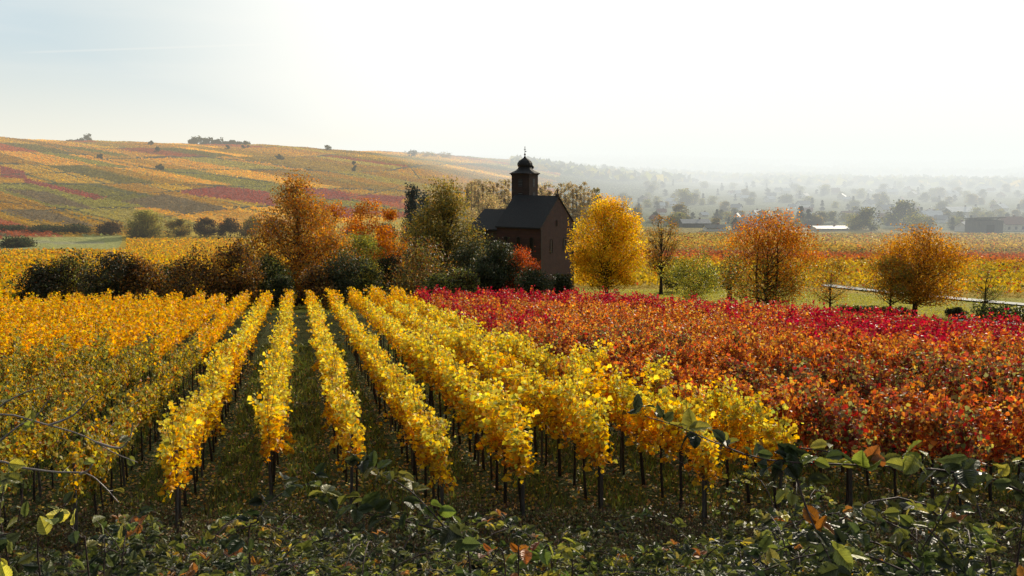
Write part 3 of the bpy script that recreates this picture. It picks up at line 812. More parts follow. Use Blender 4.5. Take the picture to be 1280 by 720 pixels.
# hedges and bushes near the path
def hedge(x0, x1, py, h, lab):
    a, b_ = ground(x0, py), ground(x1, py + 2)
    n = 2400; t = rng.random(n)
    P = a[None] * (1 - t[:, None]) + b_[None] * t[:, None]; P[:, :2] += rng.normal(0, .3, (n, 2)); P[:, 2] = terrain(P[:, 0], P[:, 1]) + rng.random(n) * h * (1 + .2 * np.sin(t * 30))
    V, Fc, fc = leaf_cloud(P, rng.uniform(.12, .24, n), pal(DKGRN + OLIV[:1], n), 'quad', .2)
    tag(obj('low_hedge', mesh_uniform('low_hedge', V, Fc, fc), M_BUSH), lab, 'hedge')
hedge(1050, 1135, 391, .7, 'low dark hedge under the umbrella shaped tree')
hedge(1216, 1300, 401, 1.4, 'dark clipped hedge between the two pale paths')
hedge(1215, 1300, 318, 1.6, 'far dark hedge line crossing the plain vineyard')
tree(1194, 386, 22, 84, 'bush', DKGRN, 900, 'small round dark bush at the left end of the clipped hedge', 'shrub', leaf=.16, clumps=26, mat=M_BUSH)
for px, top in [(1178, 344), (1204, 347), (1240, 350), (1270, 352)]:
    tree(px, top, 28, 150, 'bush', OLIV + DKGRN, 900, {1080: 'scrubby olive bush beyond the path left of the umbrella tree', 1178: 'scrubby dark bush just beyond the path right of the umbrella tree', 1204: 'second scrubby bush beyond the path', 1240: 'third scrubby bush beyond the path', 1270: 'last scrubby bush beyond the path at the far right'}[px], 'shrub', leaf=.22, clumps=26, mat=M_BUSH)
for px, w, lab in [(846, 36, 'dark shrub behind the nearly bare brown tree'), (884, 30, 'dark shrub behind the low fruit tree')]:
    tree(px, 330, w, 134, 'bush', DKGRN + OLIV, 900, lab, 'shrub', leaf=.26, clumps=26, mat=M_BUSH)

# ------------------------------------------------------------------ church
def church():
    dl, drr = 134.5, 145.5
    zb = tz(6, 138)
    Lc = at(676, 284, dl); Rc = at(717, 276, drr)
    w = (Rc - Lc)[:2]; W = float(np.hypot(*w)); w /= W; d = np.array((-w[1], w[0]))      # w along gable, d along the nave (to the back left)
    e = empty('church', (Lc[0], Lc[1], zb), 'dark stone church with gabled nave and onion domed tower among the autumn trees', 'church', None, math.atan2(w[1], w[0]))
    ez = -9.6 - zb; rz_ = -5.2 - zb; LN = 7.6
    def gable_block(x0, x1, y0, y1, ze, zr):
        b = MB(); xm = (x0 + x1) / 2
        V = [(x0, y0, -1), (x1, y0, -1), (x1, y1, -1), (x0, y1, -1), (x0, y0, ze), (x1, y0, ze), (x1, y1, ze), (x0, y1, ze), (xm, y0, zr), (xm, y1, zr)]
        b.add(V, [(0, 1, 5, 8, 4), (2, 3, 7, 9, 6), (1, 2, 6, 5), (3, 0, 4, 7), (0, 3, 2, 1), (4, 8, 9, 7), (5, 6, 9, 8)])
        return b
    def gable_roof(b, x0, x1, y0, y1, ze, zr, ov=.35, th=.22):
        xm = (x0 + x1) / 2; k = (zr - ze) / (xm - x0)
        for s, xe in ((-1, x0 - ov), (1, x1 + ov)):
            zl = ze - ov * k
            V = [(xe, y0 - ov * .4, zl + .05), (xm, y0 - ov * .4, zr + .05), (xm, y1 + ov * .4, zr + .05), (xe, y1 + ov * .4, zl + .05)]
            V += [(v[0], v[1], v[2] + th) for v in V]
            b.add(V, [(0, 1, 2, 3), (4, 7, 6, 5), (0, 4, 5, 1), (1, 5, 6, 2), (2, 6, 7, 3), (3, 7, 4, 0)])
    gable_block(0, W, 0, LN, ez, rz_).build('nave_wall', M_STONE, e)
    rb = MB(); gable_roof(rb, 0, W, 0, LN, ez, rz_); rf = rb.build('nave_roof', M_SLATE, e)
    b = MB(); b.box(-.12, .35, -.12, 0, -.5, ez - .3); b.box(W - .35, W + .12, -.12, 0, -.5, ez - .3); b.box(.36, W - .36, -.1, -.003, -.5, .9); b.build('quoin', M_STONE2, e)
    # cross on the gable
    b = MB(); b.box(W / 2 - .22, W / 2 + .22, -.15, .3, rz_ + .2, rz_ + .55); b.box(W / 2 - .06, W / 2 + .06, 0, .12, rz_ + .5, rz_ + 1.5); b.box(W / 2 - .3, W / 2 + .3, .01, .11, rz_ + 1.05, rz_ + 1.17); b.build('gable_cross', M_STONE2, e)
    def arch_window(cx, z0, ww, hh, face, pos, name='window'):
        b = MB(); n = 8; V = []
        prof = [(-ww / 2, z0), (ww / 2, z0)] + [(ww / 2 * math.cos(t), z0 + hh + ww / 2 * math.sin(t)) for t in np.linspace(0, PI, n)]
        for off in (0, 1):
            for u_, z in prof:
                if face == 'front': V.append((cx + u_, pos - .02 * off * 0 - (.03 if off else -.05), z))
                else: V.append((pos - (.03 if off else -.05), cx + u_, z))
        m_ = len(prof)
        Fs = [tuple(range(m_)), tuple(range(m_, 2 * m_))[::-1]] + [(i, (i + 1) % m_, m_ + (i + 1) % m_, m_ + i) for i in range(m_)]
        b.add(V, Fs); o = b.build(name, M_DARK, e)
        f_ = MB()
        for i in range(m_):
            q0, q1 = prof[i], prof[(i + 1) % m_]
            P = [((cx + q[0], pos - .04, q[1]) if face == 'front' else (pos - .04, cx + q[0], q[1])) for q in (q0, q1)]
            f_.tube(P, .07, 4)
        f_.build('window_frame', M_STONE2, o)
        return o
    arch_window(W * .46, ez - .1, .35, .8, 'front', 0)
    arch_window(W * .30, ez - 4.2, .8, 1.8, 'front', 0); arch_window(W * .70, ez - 4.2, .8, 1.8, 'front', 0)
    o = arch_window(W * .5, 0, 1.3, 2.0, 'front', -.1, 'door')
    for yy in (1.6, 3.8, 6.0): arch_window(yy, ez - 3.6, .7, 1.8, 'side', 0)
    # annex (choir) at the back left, lower roof
    ax0, ax1, ay0, ay1 = .5, W - 1.6, LN + .01, LN + 5.2; aze, azr = ez - .6, rz_ - 2.3
    gable_block(ax0, ax1, ay0, ay1, aze, azr).build('choir_wall', M_STONE2, e)
    rb = MB(); gable_roof(rb, ax0, ax1, ay0 + .2, ay1, aze, azr); rb.build('choir_roof', M_SLATE, e)
    arch_window(ay0 + 2.2, aze - 3, .6, 1.7, 'side', ax0)
    # tower
    tx, ty, tw = W * .5 + 2.3, LN - .6, 1.6
    tz_ = -1.75 - zb
    b = MB(); b.box(tx - tw, tx + tw, ty - tw, ty + tw, -1, tz_); b.build('tower_wall', M_STONE2, e)
    b = MB()
    for z, g in ((tz_ - .05, .1), (tz_ + .12, .26)): b.box(tx - tw - g, tx + tw + g, ty - tw - g, ty + tw + g, z, z + .17)
    b.build('cornice', M_STONE2, e)
    b = MB(); b.box(tx - tw - .06, tx + tw + .06, ty - tw - .06, ty + tw + .06, ez + 3.0, ez + 3.17); b.build('string_course', M_STONE2, e)
    def twin(cx, z0, face):
        b = MB()
        if face == 'front': b.box(cx - .38, cx + .38, ty - tw - .03, ty - tw + .1, z0, z0 + 1.3)
        else: b.box(tx - tw - .03, tx - tw + .1, cx - .38, cx + .38, z0, z0 + 1.3)
        o = b.build('belfry_opening', M_DARK, e)
        l = MB()
        for k in range(5):
            z = z0 + .1 + k * .24
            if face == 'front': l.box(cx - .36, cx + .36, ty - tw - .08, ty - tw - .033, z, z + .1)
            else: l.box(tx - tw - .08, tx - tw - .033, cx - .36, cx + .36, z, z + .1)
        l.build('louvre', M_GREYW, o)
    twin(tx, tz_ - 1.9, 'front'); twin(ty, tz_ - 1.9, 'side')
    twin(tx, tz_ - 4.1, 'front'); twin(ty, tz_ - 4.1, 'side')
    prof = [(tw * 1.52, tz_ + .29), (tw * 1.25, tz_ + .5), (tw * .95, tz_ + .72), (tw * .74, tz_ + 1.0), (tw * .66, tz_ + 1.25), (tw * .72, tz_ + 1.38),
            (tw * .78, tz_ + 1.6), (tw * .76, tz_ + 1.9), (tw * .62, tz_ + 2.25), (tw * .38, tz_ + 2.52), (tw * .17, tz_ + 2.72), (tw * .08, tz_ + 2.95), (.03, tz_ + 3.2)]
    b = MB(); b.lathe(prof, 8, (tx, ty)); dm = b.build('dome', M_SLATE, e)
    b = MB(); b.lathe([(.02, tz_ + 3.1), (.14, tz_ + 3.2), (.16, tz_ + 3.32), (.1, tz_ + 3.44), (.02, tz_ + 3.5)], 8, (tx, ty))
    b.box(tx - .035, tx + .035, ty - .035, ty + .035, tz_ + 3.4, tz_ + 4.6); b.box(tx - .3, tx + .3, ty - .03, ty + .03, tz_ + 4.05, tz_ + 4.13)
    b.box(tx + .1, tx + .5, ty - .02, ty + .02, tz_ + 3.72, tz_ + 3.86)
    b.build('spire_cross', M_METAL, dm)
    b = MB(); cx_, cy_ = tx + tw * .74, ty - tw * .5
    b.lathe([(.03, tz_ + .95), (.2, tz_ + 1.05), (.28, tz_ + 1.25), (.2, tz_ + 1.45), (.03, tz_ + 1.55)], 8, (cx_, cy_)); b.build('bell_housing', M_METAL, dm)
church()

# ------------------------------------------------------------------ village
def house(px, pyb, wpx, hpx, dist, wallm, roofm, label, rz, small=False, group='houses of the hazy village'):
    g = at(px, pyb, dist); x, y = g[0], dist; z = tz(x, y)
    W = wpx / F * dist; H = hpx / F * dist; D = W * .7; ze = H * .55
    e = empty('house', (x, y, z), label, 'house', group, rz)
    b = MB(); V = [(-W / 2, -D / 2, -1), (W / 2, -D / 2, -1), (W / 2, D / 2, -1), (-W / 2, D / 2, -1), (-W / 2, -D / 2, ze), (W / 2, -D / 2, ze), (W / 2, D / 2, ze), (-W / 2, D / 2, ze), (-W / 2, 0, H), (W / 2, 0, H)]
    b.add(V, [(0, 1, 5, 4), (2, 3, 7, 6), (1, 2, 6, 9, 5), (3, 0, 4, 8, 7), (0, 3, 2, 1), (4, 5, 9, 8), (6, 7, 8, 9)]); b.build('wall', wallm, e)
    b = MB(); k = (H - ze) / (D / 2); ov = .5
    for s in (-1, 1):
        V = [(-W / 2 - ov, s * (D / 2 + ov), ze - ov * k + .06), (W / 2 + ov, s * (D / 2 + ov), ze - ov * k + .06), (W / 2 + ov, 0, H + .06), (-W / 2 - ov, 0, H + .06)]
        V += [(v[0], v[1], v[2] + .22) for v in V]
        b.add(V, [(0, 1, 2, 3), (4, 7, 6, 5), (0, 4, 5, 1), (1, 5, 6, 2), (2, 6, 7, 3), (3, 7, 4, 0)])
    rf = b.build('roof', roofm, e)
    b = MB(); b.box(W * .18, W * .18 + .7, .4, 1.1, H - 1.2, H + .9); b.build('chimney', M_RTILE, rf)
    if not small:
        for i in range(3):
            cx = -W / 2 + W * (i + .5) / 3
            for zz in ([ze * .12] if ze < 4.2 else [ze * .12, ze * .58]):
                b = MB(); b.box(cx - .55, cx + .55, -D / 2 - .05, -D / 2 + .1, zz + .4, zz + 1.7); b.build('window', M_DARK, e)
    return e
HS = [(934, 281, 30, 16, 372, 'grey barn like house with a pale roof at the near village edge', M_GREYW, M_GTILE, .3, 0),
      (921, 277, 14, 13, 420, 'small white gabled house behind the grey village barn', M_WHITE, M_PALEROOF, 1.2, 0),
      (893, 283, 24, 7, 372, 'long low white shed at the near edge of the village', M_WHITE, M_GREYW, .1, 1),
      (868, 276, 34, 9, 400, 'long grey hall behind the bare trees', M_GREYW, M_GTILE, .05, 1),
      (946, 270, 18, 12, 455, 'white house with a sunlit pale roof', M_WHITE, M_PALEROOF, .8, 1),
      (1021, 276, 16, 13, 420, 'white gabled house between dark village trees', M_WHITE, M_GTILE, 1.0, 1),
      (1036, 281, 40, 5, 372, 'long flat white greenhouse at the field edge', M_CREAM, M_GTILE, .05, 1),
      (1072, 268, 16, 10, 470, 'white house above the round trees', M_WHITE, M_GTILE, .6, 1),
      (1108, 262, 20, 10, 520, 'cream house with a grey roof above the round trees', M_CREAM, M_GTILE, .3, 1),
      (1163, 270, 26, 12, 450, 'broad pale roofed hall in the village', M_CREAM, M_PALEROOF, .2, 1),
      (1200, 263, 40, 12, 480, 'very wide pale roof behind the dark barn', M_CREAM, M_PALEROOF, .15, 1),
      (1203, 286, 20, 11, 372, 'white house left of the dark barn', M_WHITE, M_GTILE, .9, 0),
      (1262, 290, 30, 17, 376, 'pale house with a red roof right of the dark barn', M_CREAM, M_RTILE, .2, 0),
      (1250, 262, 18, 10, 540, 'small cream house at the right village edge', M_CREAM, M_PALEROOF, .7, 1),
      (1004, 256, 14, 8, 600, 'small hazy white house in mid village', M_WHITE, M_GTILE, .3, 1),
      (962, 250, 12, 7, 700, 'tiny hazy house high in the village', M_WHITE, M_PALEROOF, .6, 1),
      (925, 243, 13, 7, 800, 'tiny pale roof far back at the village left', M_WHITE, M_PALEROOF, .2, 1),
      (1052, 247, 13, 7, 740, 'tiny hazy house behind the village middle', M_CREAM, M_PALEROOF, 1.1, 1),
      (1114, 238, 14, 7, 860, 'far pale roof over the village trees', M_WHITE, M_PALEROOF, .1, 1),
      (1140, 246, 12, 7, 780, 'far small cream house right of the village middle', M_CREAM, M_GTILE, .9, 1),
      (1188, 243, 16, 7, 820, 'far white roof above the very wide pale roof', M_WHITE, M_PALEROOF, .4, 1),
      (1230, 236, 16, 7, 950, 'faint white roof at the far right of the village', M_WHITE, M_PALEROOF, .2, 1),
      (1086, 256, 12, 8, 620, 'small grey roofed house left of the cream house', M_WHITE, M_GTILE, .5, 1)]
for (px, pyb, w, h, d, lab, wm, rm, rz, sm) in HS: house(px, pyb, w, h, d, wm, rm, lab, rz, bool(sm))
for q in range(52):
    d = random.uniform(420, 950); w_ = random.uniform(8, 15) * (450 / d) ** .5
    px = random.uniform(790, 1290)
    house(px, 0, w_, w_ * .62, d, random.choice([M_WHITE, M_CREAM, M_WHITE]), random.choice([M_GTILE, M_RTILE, M_PALEROOF]), 'small hazy house half hidden among the village trees', random.uniform(-1, 1), True, 'small houses in the haze')
# dark barn
g = at(1229, 296, 350); W, H = 34 / F * 350, 21 / F * 350
e = empty('barn', (g[0], 350, tz(g[0], 350)), 'dark blocky timber barn standing alone at the field edge', 'barn', None, .12)
b = MB(); b.box(-W / 2, W / 2, -4, 4, -1, H * .86); b.build('wall', M_GREYW, e)
b = MB(); b.add([(-W / 2 - .5, -4.6, H * 1.0), (W / 2 + .5, -4.6, H * 1.0), (W / 2 + .5, 4.6, H * .87), (-W / 2 - .5, 4.6, H * .87), (-W / 2 - .5, -4.6, H * 1.05), (W / 2 + .5, -4.6, H * 1.05), (W / 2 + .5, 4.6, H * .92), (-W / 2 - .5, 4.6, H * .92)],
            [(0, 3, 2, 1), (4, 5, 6, 7), (0, 1, 5, 4), (1, 2, 6, 5), (2, 3, 7, 6), (3, 0, 4, 7)]); b.build('roof', M_GREYW, e)
b = MB(); b.box(-1.6, 1.6, -4.06, -3.9, -.5, H * .6); b.build('door', M_DARK, e)

# village trees: five shapes, copied
vt = []
VP_ = [DKGRN + OLIV, OLIV, DKGRN, BROWNG, OLIV + DKGRN, SPRUCE + DKGRN]
for i, (k, W, H) in enumerate([('round', 9, 9), ('dome', 11, 9), ('tall', 7, 12), ('round', 8, 8), ('spread', 10, 8), ('cone', 5, 12)]):
    t, c, m_ = tree_parts(H, W, k, VP_[i], 620, leaf=.85, clumps=30, clear=.06, spread=.11, mat=M_FAR, inner=.5)
    c.materials.append(M_FAR); vt.append((c, H))
def vtree(px, d, sz, lab, grp=None, kind=None):
    x = (px - 640) / F * d; i = random.randrange(6) if kind is None else kind
    o = bpy.data.objects.new('village_tree', vt[i][0]); s = sz / F * d / vt[i][1]
    o.location = (x, d, tz(x, d) - .4); o.scale = (s * random.uniform(.9, 1.3), s * 1.1, s); o.rotation_euler.z = random.uniform(0, 6.28); link(o)
    tag(o, lab, 'tree', grp)
vtree(1085, 372, 26, 'big round dark tree at the near village edge', kind=0)
vtree(1068, 376, 18, 'smaller round tree left of the big dark village tree', kind=1)
vtree(1145, 368, 20, 'round green tree left of the dark barn', kind=1)
vtree(1128, 395, 30, 'taller round tree behind the two near village trees', kind=0)
vtree(1160, 380, 16, 'low round tree close to the dark barn', kind=3)
vtree(850, 450, 20, 'golden hazy tree beyond the nearly bare brown tree', kind=3)
vtree(853, 620, 19, 'tall domed hazy tree standing above the village roofs', kind=1)
vtree(1000, 398, 26, 'dark pointed conifer in the near village', kind=5)
vtree(1010, 402, 22, 'second dark conifer right of the pointed one', kind=5)
for px, d in [(763, 1300), (777, 1250), (753, 1350)]:
    vtree(px, d, 9, {763: 'tiny round tree, middle of three on the far field', 777: 'tiny round tree, right one of three on the far field', 753: 'tiny bush, left one of three on the far field'}[px], kind=0)
for q in range(235):
    d = random.choice([random.uniform(378, 480), random.uniform(400, 900), random.uniform(500, 1200)])
    px = random.uniform(765 if d < 700 else 800, 1330)
    vtree(px, d, random.uniform(6.5, 13) * (430 / d) ** .5 + 2, 'hazy tree among the village houses on the plain', 'trees of the hazy village')
# distant woods beyond the village
n = 26000
d = rng.uniform(1000, 3600, n); px = rng.uniform(640, 1400, n); x = (px - 640) / F * d
keep = vnoise(x, d, 190, 5) > -.05; x, d = x[keep], d[keep]
V, Fc, fc = leaf_cloud(np.column_stack([x, d, terrain(x, d) + rng.random(len(x)) * 9 * (d / 2000) * np.clip((640 + F * x / d - 640) / 200, .05, 1)]), rng.uniform(8, 18, len(x)), pal(DKGRN + OLIV, len(x)), 'quad', .1)
tag(obj('distant_woods', mesh_uniform('distant_woods', V, Fc, fc), M_FAR), 'faint woods beyond the village fading into the haze', 'woods', None, 'stuff')

# ------------------------------------------------------------------ ground cover near the camera
def litter(name, n, x0, x1, y0, y1, P_, s0, s1, h, lab, shape='quad', mat=M_BUSH, up=.6, cond=None):
    y = rng.uniform(y0, y1, n); x = rng.uniform(x0, x1, n) * (y / y1)
    if cond is not None: k = cond(x, y); x, y = x[k], y[k]
    cl = vnoise(x, y, .7, 8) * .5 + .5; hh = h * cl * rng.random(len(x)) ** 1.3
    c = pal(P_, len(x), .3)
    V, Fc, fc = leaf_cloud(np.column_stack([x, y, terrain(x, y) + .02 + hh]), rng.uniform(s0, s1, len(x)), c, shape, up)
    return tag(obj(name, mesh_uniform(name, V, Fc, fc), mat), lab, name.split('_')[-1], None, 'stuff')
WEED = [(2.4, (.07, .085, .028)), (1.8, (.13, .13, .04)), (3, (.15, .085, .045)), (1.2, (.06, .045, .03)), (1.2, (.24, .22, .08)), (1.2, (.40, .32, .17)), (.3, (.34, .16, .06))]
litter('undergrowth', 230000, -16.5, 16.5, 6.5, 21.5, WEED, .03, .085, .62, 'dark weeds and dead leaves covering the slope before the vines')
litter('fallen_leaves', 55000, -32, 32, 18, 52, [(2, (.36, .18, .04)), (2, (.22, .11, .04)), (2, (.55, .36, .05)), (1, (.08, .09, .03))], .06, .12, .07, 'fallen leaves scattered in the vineyard lanes', up=2)
# dry stalks and canes among the weeds
b = MB()
for q in range(5200):
    y = random.uniform(8, 22); x = random.uniform(-.66, .66) * y
    if vnoise(x, y, 1.6, 11) < -.3: continue
    z = tz(x, y); h = random.uniform(.25, .95); dx, dy = random.gauss(0, .16), random.gauss(0, .16)
    b.tube([(x, y, z), (x + dx * .4, y + dy * .4, z + h * .6), (x + dx, y + dy, z + h)], [.006, .005, .003], 3, False)
tag(b.build('dry_stalks', solid_mat('dry_stalk', (.20, .12, .07), (.09, .05, .035), 3, .9, 0)), 'brown dry weed stalks standing on the slope below the vines', 'stalks', None, 'stuff')
# grass blades
n = 150000
y = rng.uniform(15, 60, n) ** 1.0; x = rng.uniform(-36, 36, n) * y / 60 * 1.15
u = (x + ROWTAN * y - X0) / SPC; du = np.abs(u - np.round(u))
k = (du > .2) & (vnoise(x, y, 1.1, 3) > -.55); x, y = x[k], y[k]; z = terrain(x, y); n = len(x)
hgt = rng.uniform(.07, .22, n) * np.interp(y, [15, 60], [1, 1.6]); wd = hgt * .16; th = rng.uniform(0, 2 * PI, n); ln = rng.normal(0, .3, (n, 2)) * hgt[:, None]
V = np.empty((n, 3, 3)); V[:, 0] = np.column_stack([x - wd * np.cos(th), y - wd * np.sin(th), z]); V[:, 1] = np.column_stack([x + wd * np.cos(th), y + wd * np.sin(th), z]); V[:, 2] = np.column_stack([x + ln[:, 0], y + ln[:, 1], z + hgt])
tag(obj('grass', mesh_uniform('grass', V.reshape(-1, 3), np.arange(n * 3).reshape(-1, 3), pal([(3, (.15, .185, .04)), (2, (.22, .22, .05)), (1.2, (.08, .08, .03))], n)), M_BUSH), 'rough grass growing in the lanes between vine rows', 'grass', None, 'stuff')
# grass beyond the red vines
n = 50000
x = rng.uniform(-12, 62, n); y = rng.uniform(50, 140, n)
k = (y > np.interp(x, YX, YE) + 2) & (y < 139 - np.maximum(x - 40, 0) * .8) & ~((np.abs(x - np.interp(y, [85, 97, 139], [58, 56, 52])) < 2.4)); x, y = x[k], y[k]; z = terrain(x, y); n = len(x)
hgt = rng.uniform(.08, .2, n); wd = hgt * .35; th = rng.uniform(0, 2 * PI, n)
V = np.empty((n, 3, 3)); V[:, 0] = np.column_stack([x - wd * np.cos(th), y - wd * np.sin(th), z]); V[:, 1] = np.column_stack([x + wd * np.cos(th), y + wd * np.sin(th), z]); V[:, 2] = np.column_stack([x, y, z + hgt])
tag(obj('meadow_grass', mesh_uniform('meadow_grass', V.reshape(-1, 3), np.arange(n * 3).reshape(-1, 3), pal([(3, (.38, .34, .05)), (2, (.42, .37, .08))], n)), M_FAR), 'sunlit yellow green grass under the trees behind the red vines', 'grass', None, 'stuff')

# ------------------------------------------------------------------ brambles
BRA = [(3, (.06, .072, .024)), (1.8, (.14, .145, .035)), (2.8, (.028, .036, .015)), (.6, (.24, .22, .055)), (.25, (.34, .15, .05))]
BRY = [(3, (.24, .23, .05)), (1.6, (.42, .36, .07)), (2.4, (.13, .15, .04)), (.6, (.5, .30, .06))]
def spline(P, n=14):
    P = np.array(P, float); t = np.linspace(0, len(P) - 1, n); out = []
    for s in t:
        i = min(int(s), len(P) - 2); f = s - i
        p0, p1, p2, p3 = P[max(i - 1, 0)], P[i], P[i + 1], P[min(i + 2, len(P) - 1)]
        out.append(.5 * ((2 * p1) + (-p0 + p2) * f + (2 * p0 - 5 * p1 + 4 * p2 - p3) * f * f + (-p0 + 3 * p1 - 3 * p2 + p3) * f ** 3))
    return np.array(out)
def leafy(b, path, P_, size, step, C, S, K, D, side=.09, tri=True, t0=.15):
    seg = np.linalg.norm(np.diff(path, axis=0), axis=1); cum = np.concatenate([[0], np.cumsum(seg)]); Lt = cum[-1]
    s = Lt * t0; sg = 1
    while s < Lt:
        p = np.array([np.interp(s, cum, path[:, i]) for i in range(3)]); q = np.array([np.interp(min(s + .05, Lt), cum, path[:, i]) for i in range(3)]) - p
        q /= np.linalg.norm(q) + 1e-9; sd = np.cross(q, (0, 0, 1)); sd /= np.linalg.norm(sd) + 1e-9
        dr_ = sd * sg + q * .5 + rng.normal(0, .35, 3) + np.array((0, 0, .25)); dr_ /= np.linalg.norm(dr_)
        tip = p + dr_ * side * random.uniform(.7, 1.2)
        b.tube([p, tip], [.0018, .0012], 3, False)
        sz = size * random.uniform(.7, 1.2)
        cset = [(dr_, 1.0)] + ([(sd * .9 * k_ + dr_ * .15, .85) for k_ in (-1, 1)] if tri else [])
        if tri: cset = [(dr_, 1.0), (np.cross(dr_, (0, 0, 1)) + dr_ * .2, .85), (-np.cross(dr_, (0, 0, 1)) + dr_ * .2, .85)]
        col = pal(P_, 1, .2)[0]
        for dv, m_ in cset:
            dv = dv / (np.linalg.norm(dv) + 1e-9)
            C.append(tip + dv * sz * .55 * m_); S.append(sz * m_); K.append(col * random.uniform(.85, 1.15)); D.append(dv)
        s += step * random.uniform(.6, 1.4); sg = -sg
def finish(C, S, K, D, up=1.4, mat=M_BRAM):
    C = np.array(C); D = np.array(D)
    V, Fc, fc = leaf_cloud(C, np.array(S), np.array(K), 'ovate', up, D)
    m_ = mesh_uniform('leaves', V, Fc, fc, True); m_.materials.append(mat)
    a_ = m_.attributes.new('LUV', 'FLOAT_VECTOR', 'POINT'); a_.data.foreach_set('vector', np.tile(OVATE[0], (len(C), 1)).astype(np.float32).ravel())
    return m_
def bramble_mesh(ncane, length, size, P_):
    b = MB(); C, S, K, D = [], [], [], []
    for i in range(ncane):
        th = random.uniform(0, 2 * PI); L_ = length * random.uniform(.6, 1.15); dx, dy = math.cos(th), math.sin(th); hh = L_ * random.uniform(.35, .7)
        pts = spline([(dx * .05, dy * .05, -.1), (dx * L_ * .18, dy * L_ * .18, hh * .75), (dx * L_ * .45, dy * L_ * .45, hh), (dx * L_ * .75, dy * L_ * .75, hh * .75), (dx * L_ * .95, dy * L_ * .95, hh * .35)])
        b.tube(pts, np.linspace(.0065, .002, len(pts)), 5, False)
        leafy(b, pts, P_, size, .065, C, S, K, D, .07)
    return b.mesh('canes', True), finish(C, S, K, D)
bm = []
for q in range(6):
    c, l = bramble_mesh(20, 1.5, [.05, .075, .06, .085, .055, .07][q], BRA if q < 4 else BRA + BRY); c.materials.append(M_CANE); bm.append((c, l))
WH = ['far left corner', 'left corner', 'left of centre', 'centre', 'right of centre', 'right side', 'far right corner']
spots = []
for (px, y, s) in [(60, 7.5, 1.1), (140, 6.0, 1.0), (200, 8.2, 1.2), (255, 5.2, .95), (300, 7.6, 1.25), (345, 4.6, .85), (405, 6.5, 1.15), (440, 5.0, .95), (470, 8.4, 1.3), (500, 4.2, .72),
                   (530, 6.2, 1.05), (610, 4.6, .7), (690, 5.2, .7), (800, 5.6, .78), (890, 4.9, .8), (930, 6.6, 1.2), (975, 8.4, 1.1), (1010, 5.3, 1.15), (1050, 7.0, 1.0),
                   (1090, 4.4, 1.05), (1120, 8.4, 1.1), (1150, 5.8, 1.05), (1200, 7.4, 1.15), (1225, 4.4, 1.2), (1262, 6.2, 1.5), (1290, 4.0, 1.2), (20, 5.2, .9)]:
    spots.append((px, y, s))
spots += [(230, 11, 1.5), (330, 12.5, 1.3), (430, 10.5, 1.3), (520, 13, 1.5), (600, 11, 1.1), (680, 13.5, 1.4), (760, 11.5, 1.1), (830, 13, 1.5), (910, 11, 1.4), (990, 13, 1.8), (100, 11.5, 1.3)]
spots.sort()
for i, (px, y, s) in enumerate(spots):
    x = (px - 640) / F * y * 1.06
    c, l = bm[i % 6]
    e = empty('bramble', (x, y, tz(x, y) - .03), 'leafy green bramble clump on the bank, %s from the left along the bottom edge' % ordn(i), 'bramble', 'brambles on the near bank', random.uniform(0, 6.28), s)
    link(bpy.data.objects.new('canes', c), e); link(bpy.data.objects.new('leaves', l), e)

def feature(name, label, cat, paths, P_, size, step, rad, up=1.2, mat=M_CANE, tri=False, side=.03, extra=None, t0=.15):
    """a shrub of long stems through given points in front of the bank"""
    b = MB(); C, S, K, D = [], [], [], []
    for pts in paths:
        Q = spline([at(*q) for q in pts], 22)
        g = Q[0].copy()
        b.tube(Q, np.linspace(rad, rad * .3, len(Q)), 6, False)
        if step: leafy(b, Q, P_, size, step, C, S, K, D, side, tri, t0)
    e = empty(name, (0, 0, 0), label, cat)
    base = at(*paths[0][0]); e.location = base
    m_ = b.mesh('stems', True); m_.transform(__import__('mathutils').Matrix.Translation(tuple(-base))); obj('stems', m_, mat, e)
    if C:
        l = finish(C, S, K, D, up); l.transform(__import__('mathutils').Matrix.Translation(tuple(-base))); link(bpy.data.objects.new('leaves', l), e)
    return e
def root(px, y, bend=730):
    """px, py of the ground under a point (below the frame)"""
    x = (px - 640) / F * y
    q = proj(x, y, tz(x, y)); return (float(q[0]), float(q[1]), y)
M_TWIG = solid_mat('pale_twig', (.30, .22, .18), (.16, .11, .09), 30, .4, .2, spec=.7)
feature('bare_twig_shrub', 'bare grey twigs reaching in from the left edge over the vines', 'shrub',
        [[root(-190, 2.9), (-120, 640, 2.9), (-40, 545, 2.9), (0, 518, 2.9), (55, 530, 2.9), (105, 545, 2.9), (140, 565, 2.9), (172, 578, 2.9)],
         [(-110, 625, 2.9), (-20, 578, 2.85), (30, 585, 2.85), (70, 590, 2.85), (108, 592, 2.85), (130, 608, 2.85), (148, 628, 2.85)],
         [(100, 593, 2.85), (112, 586, 2.85), (118, 574, 2.85)],
         [(-20, 530, 2.9), (0, 508, 2.9), (28, 492, 2.9), (52, 484, 2.9)], [(60, 532, 2.9), (90, 520, 2.92), (110, 500, 2.92), (122, 492, 2.92)],
         [(-10, 560, 2.9), (20, 535, 2.9), (45, 520, 2.95), (60, 500, 2.95)], [(120, 553, 2.9), (150, 560, 2.9), (163, 545, 2.9), (166, 528, 2.9)]],
        BRY, .05, .30, .0045, mat=M_TWIG, side=.02, t0=.55)
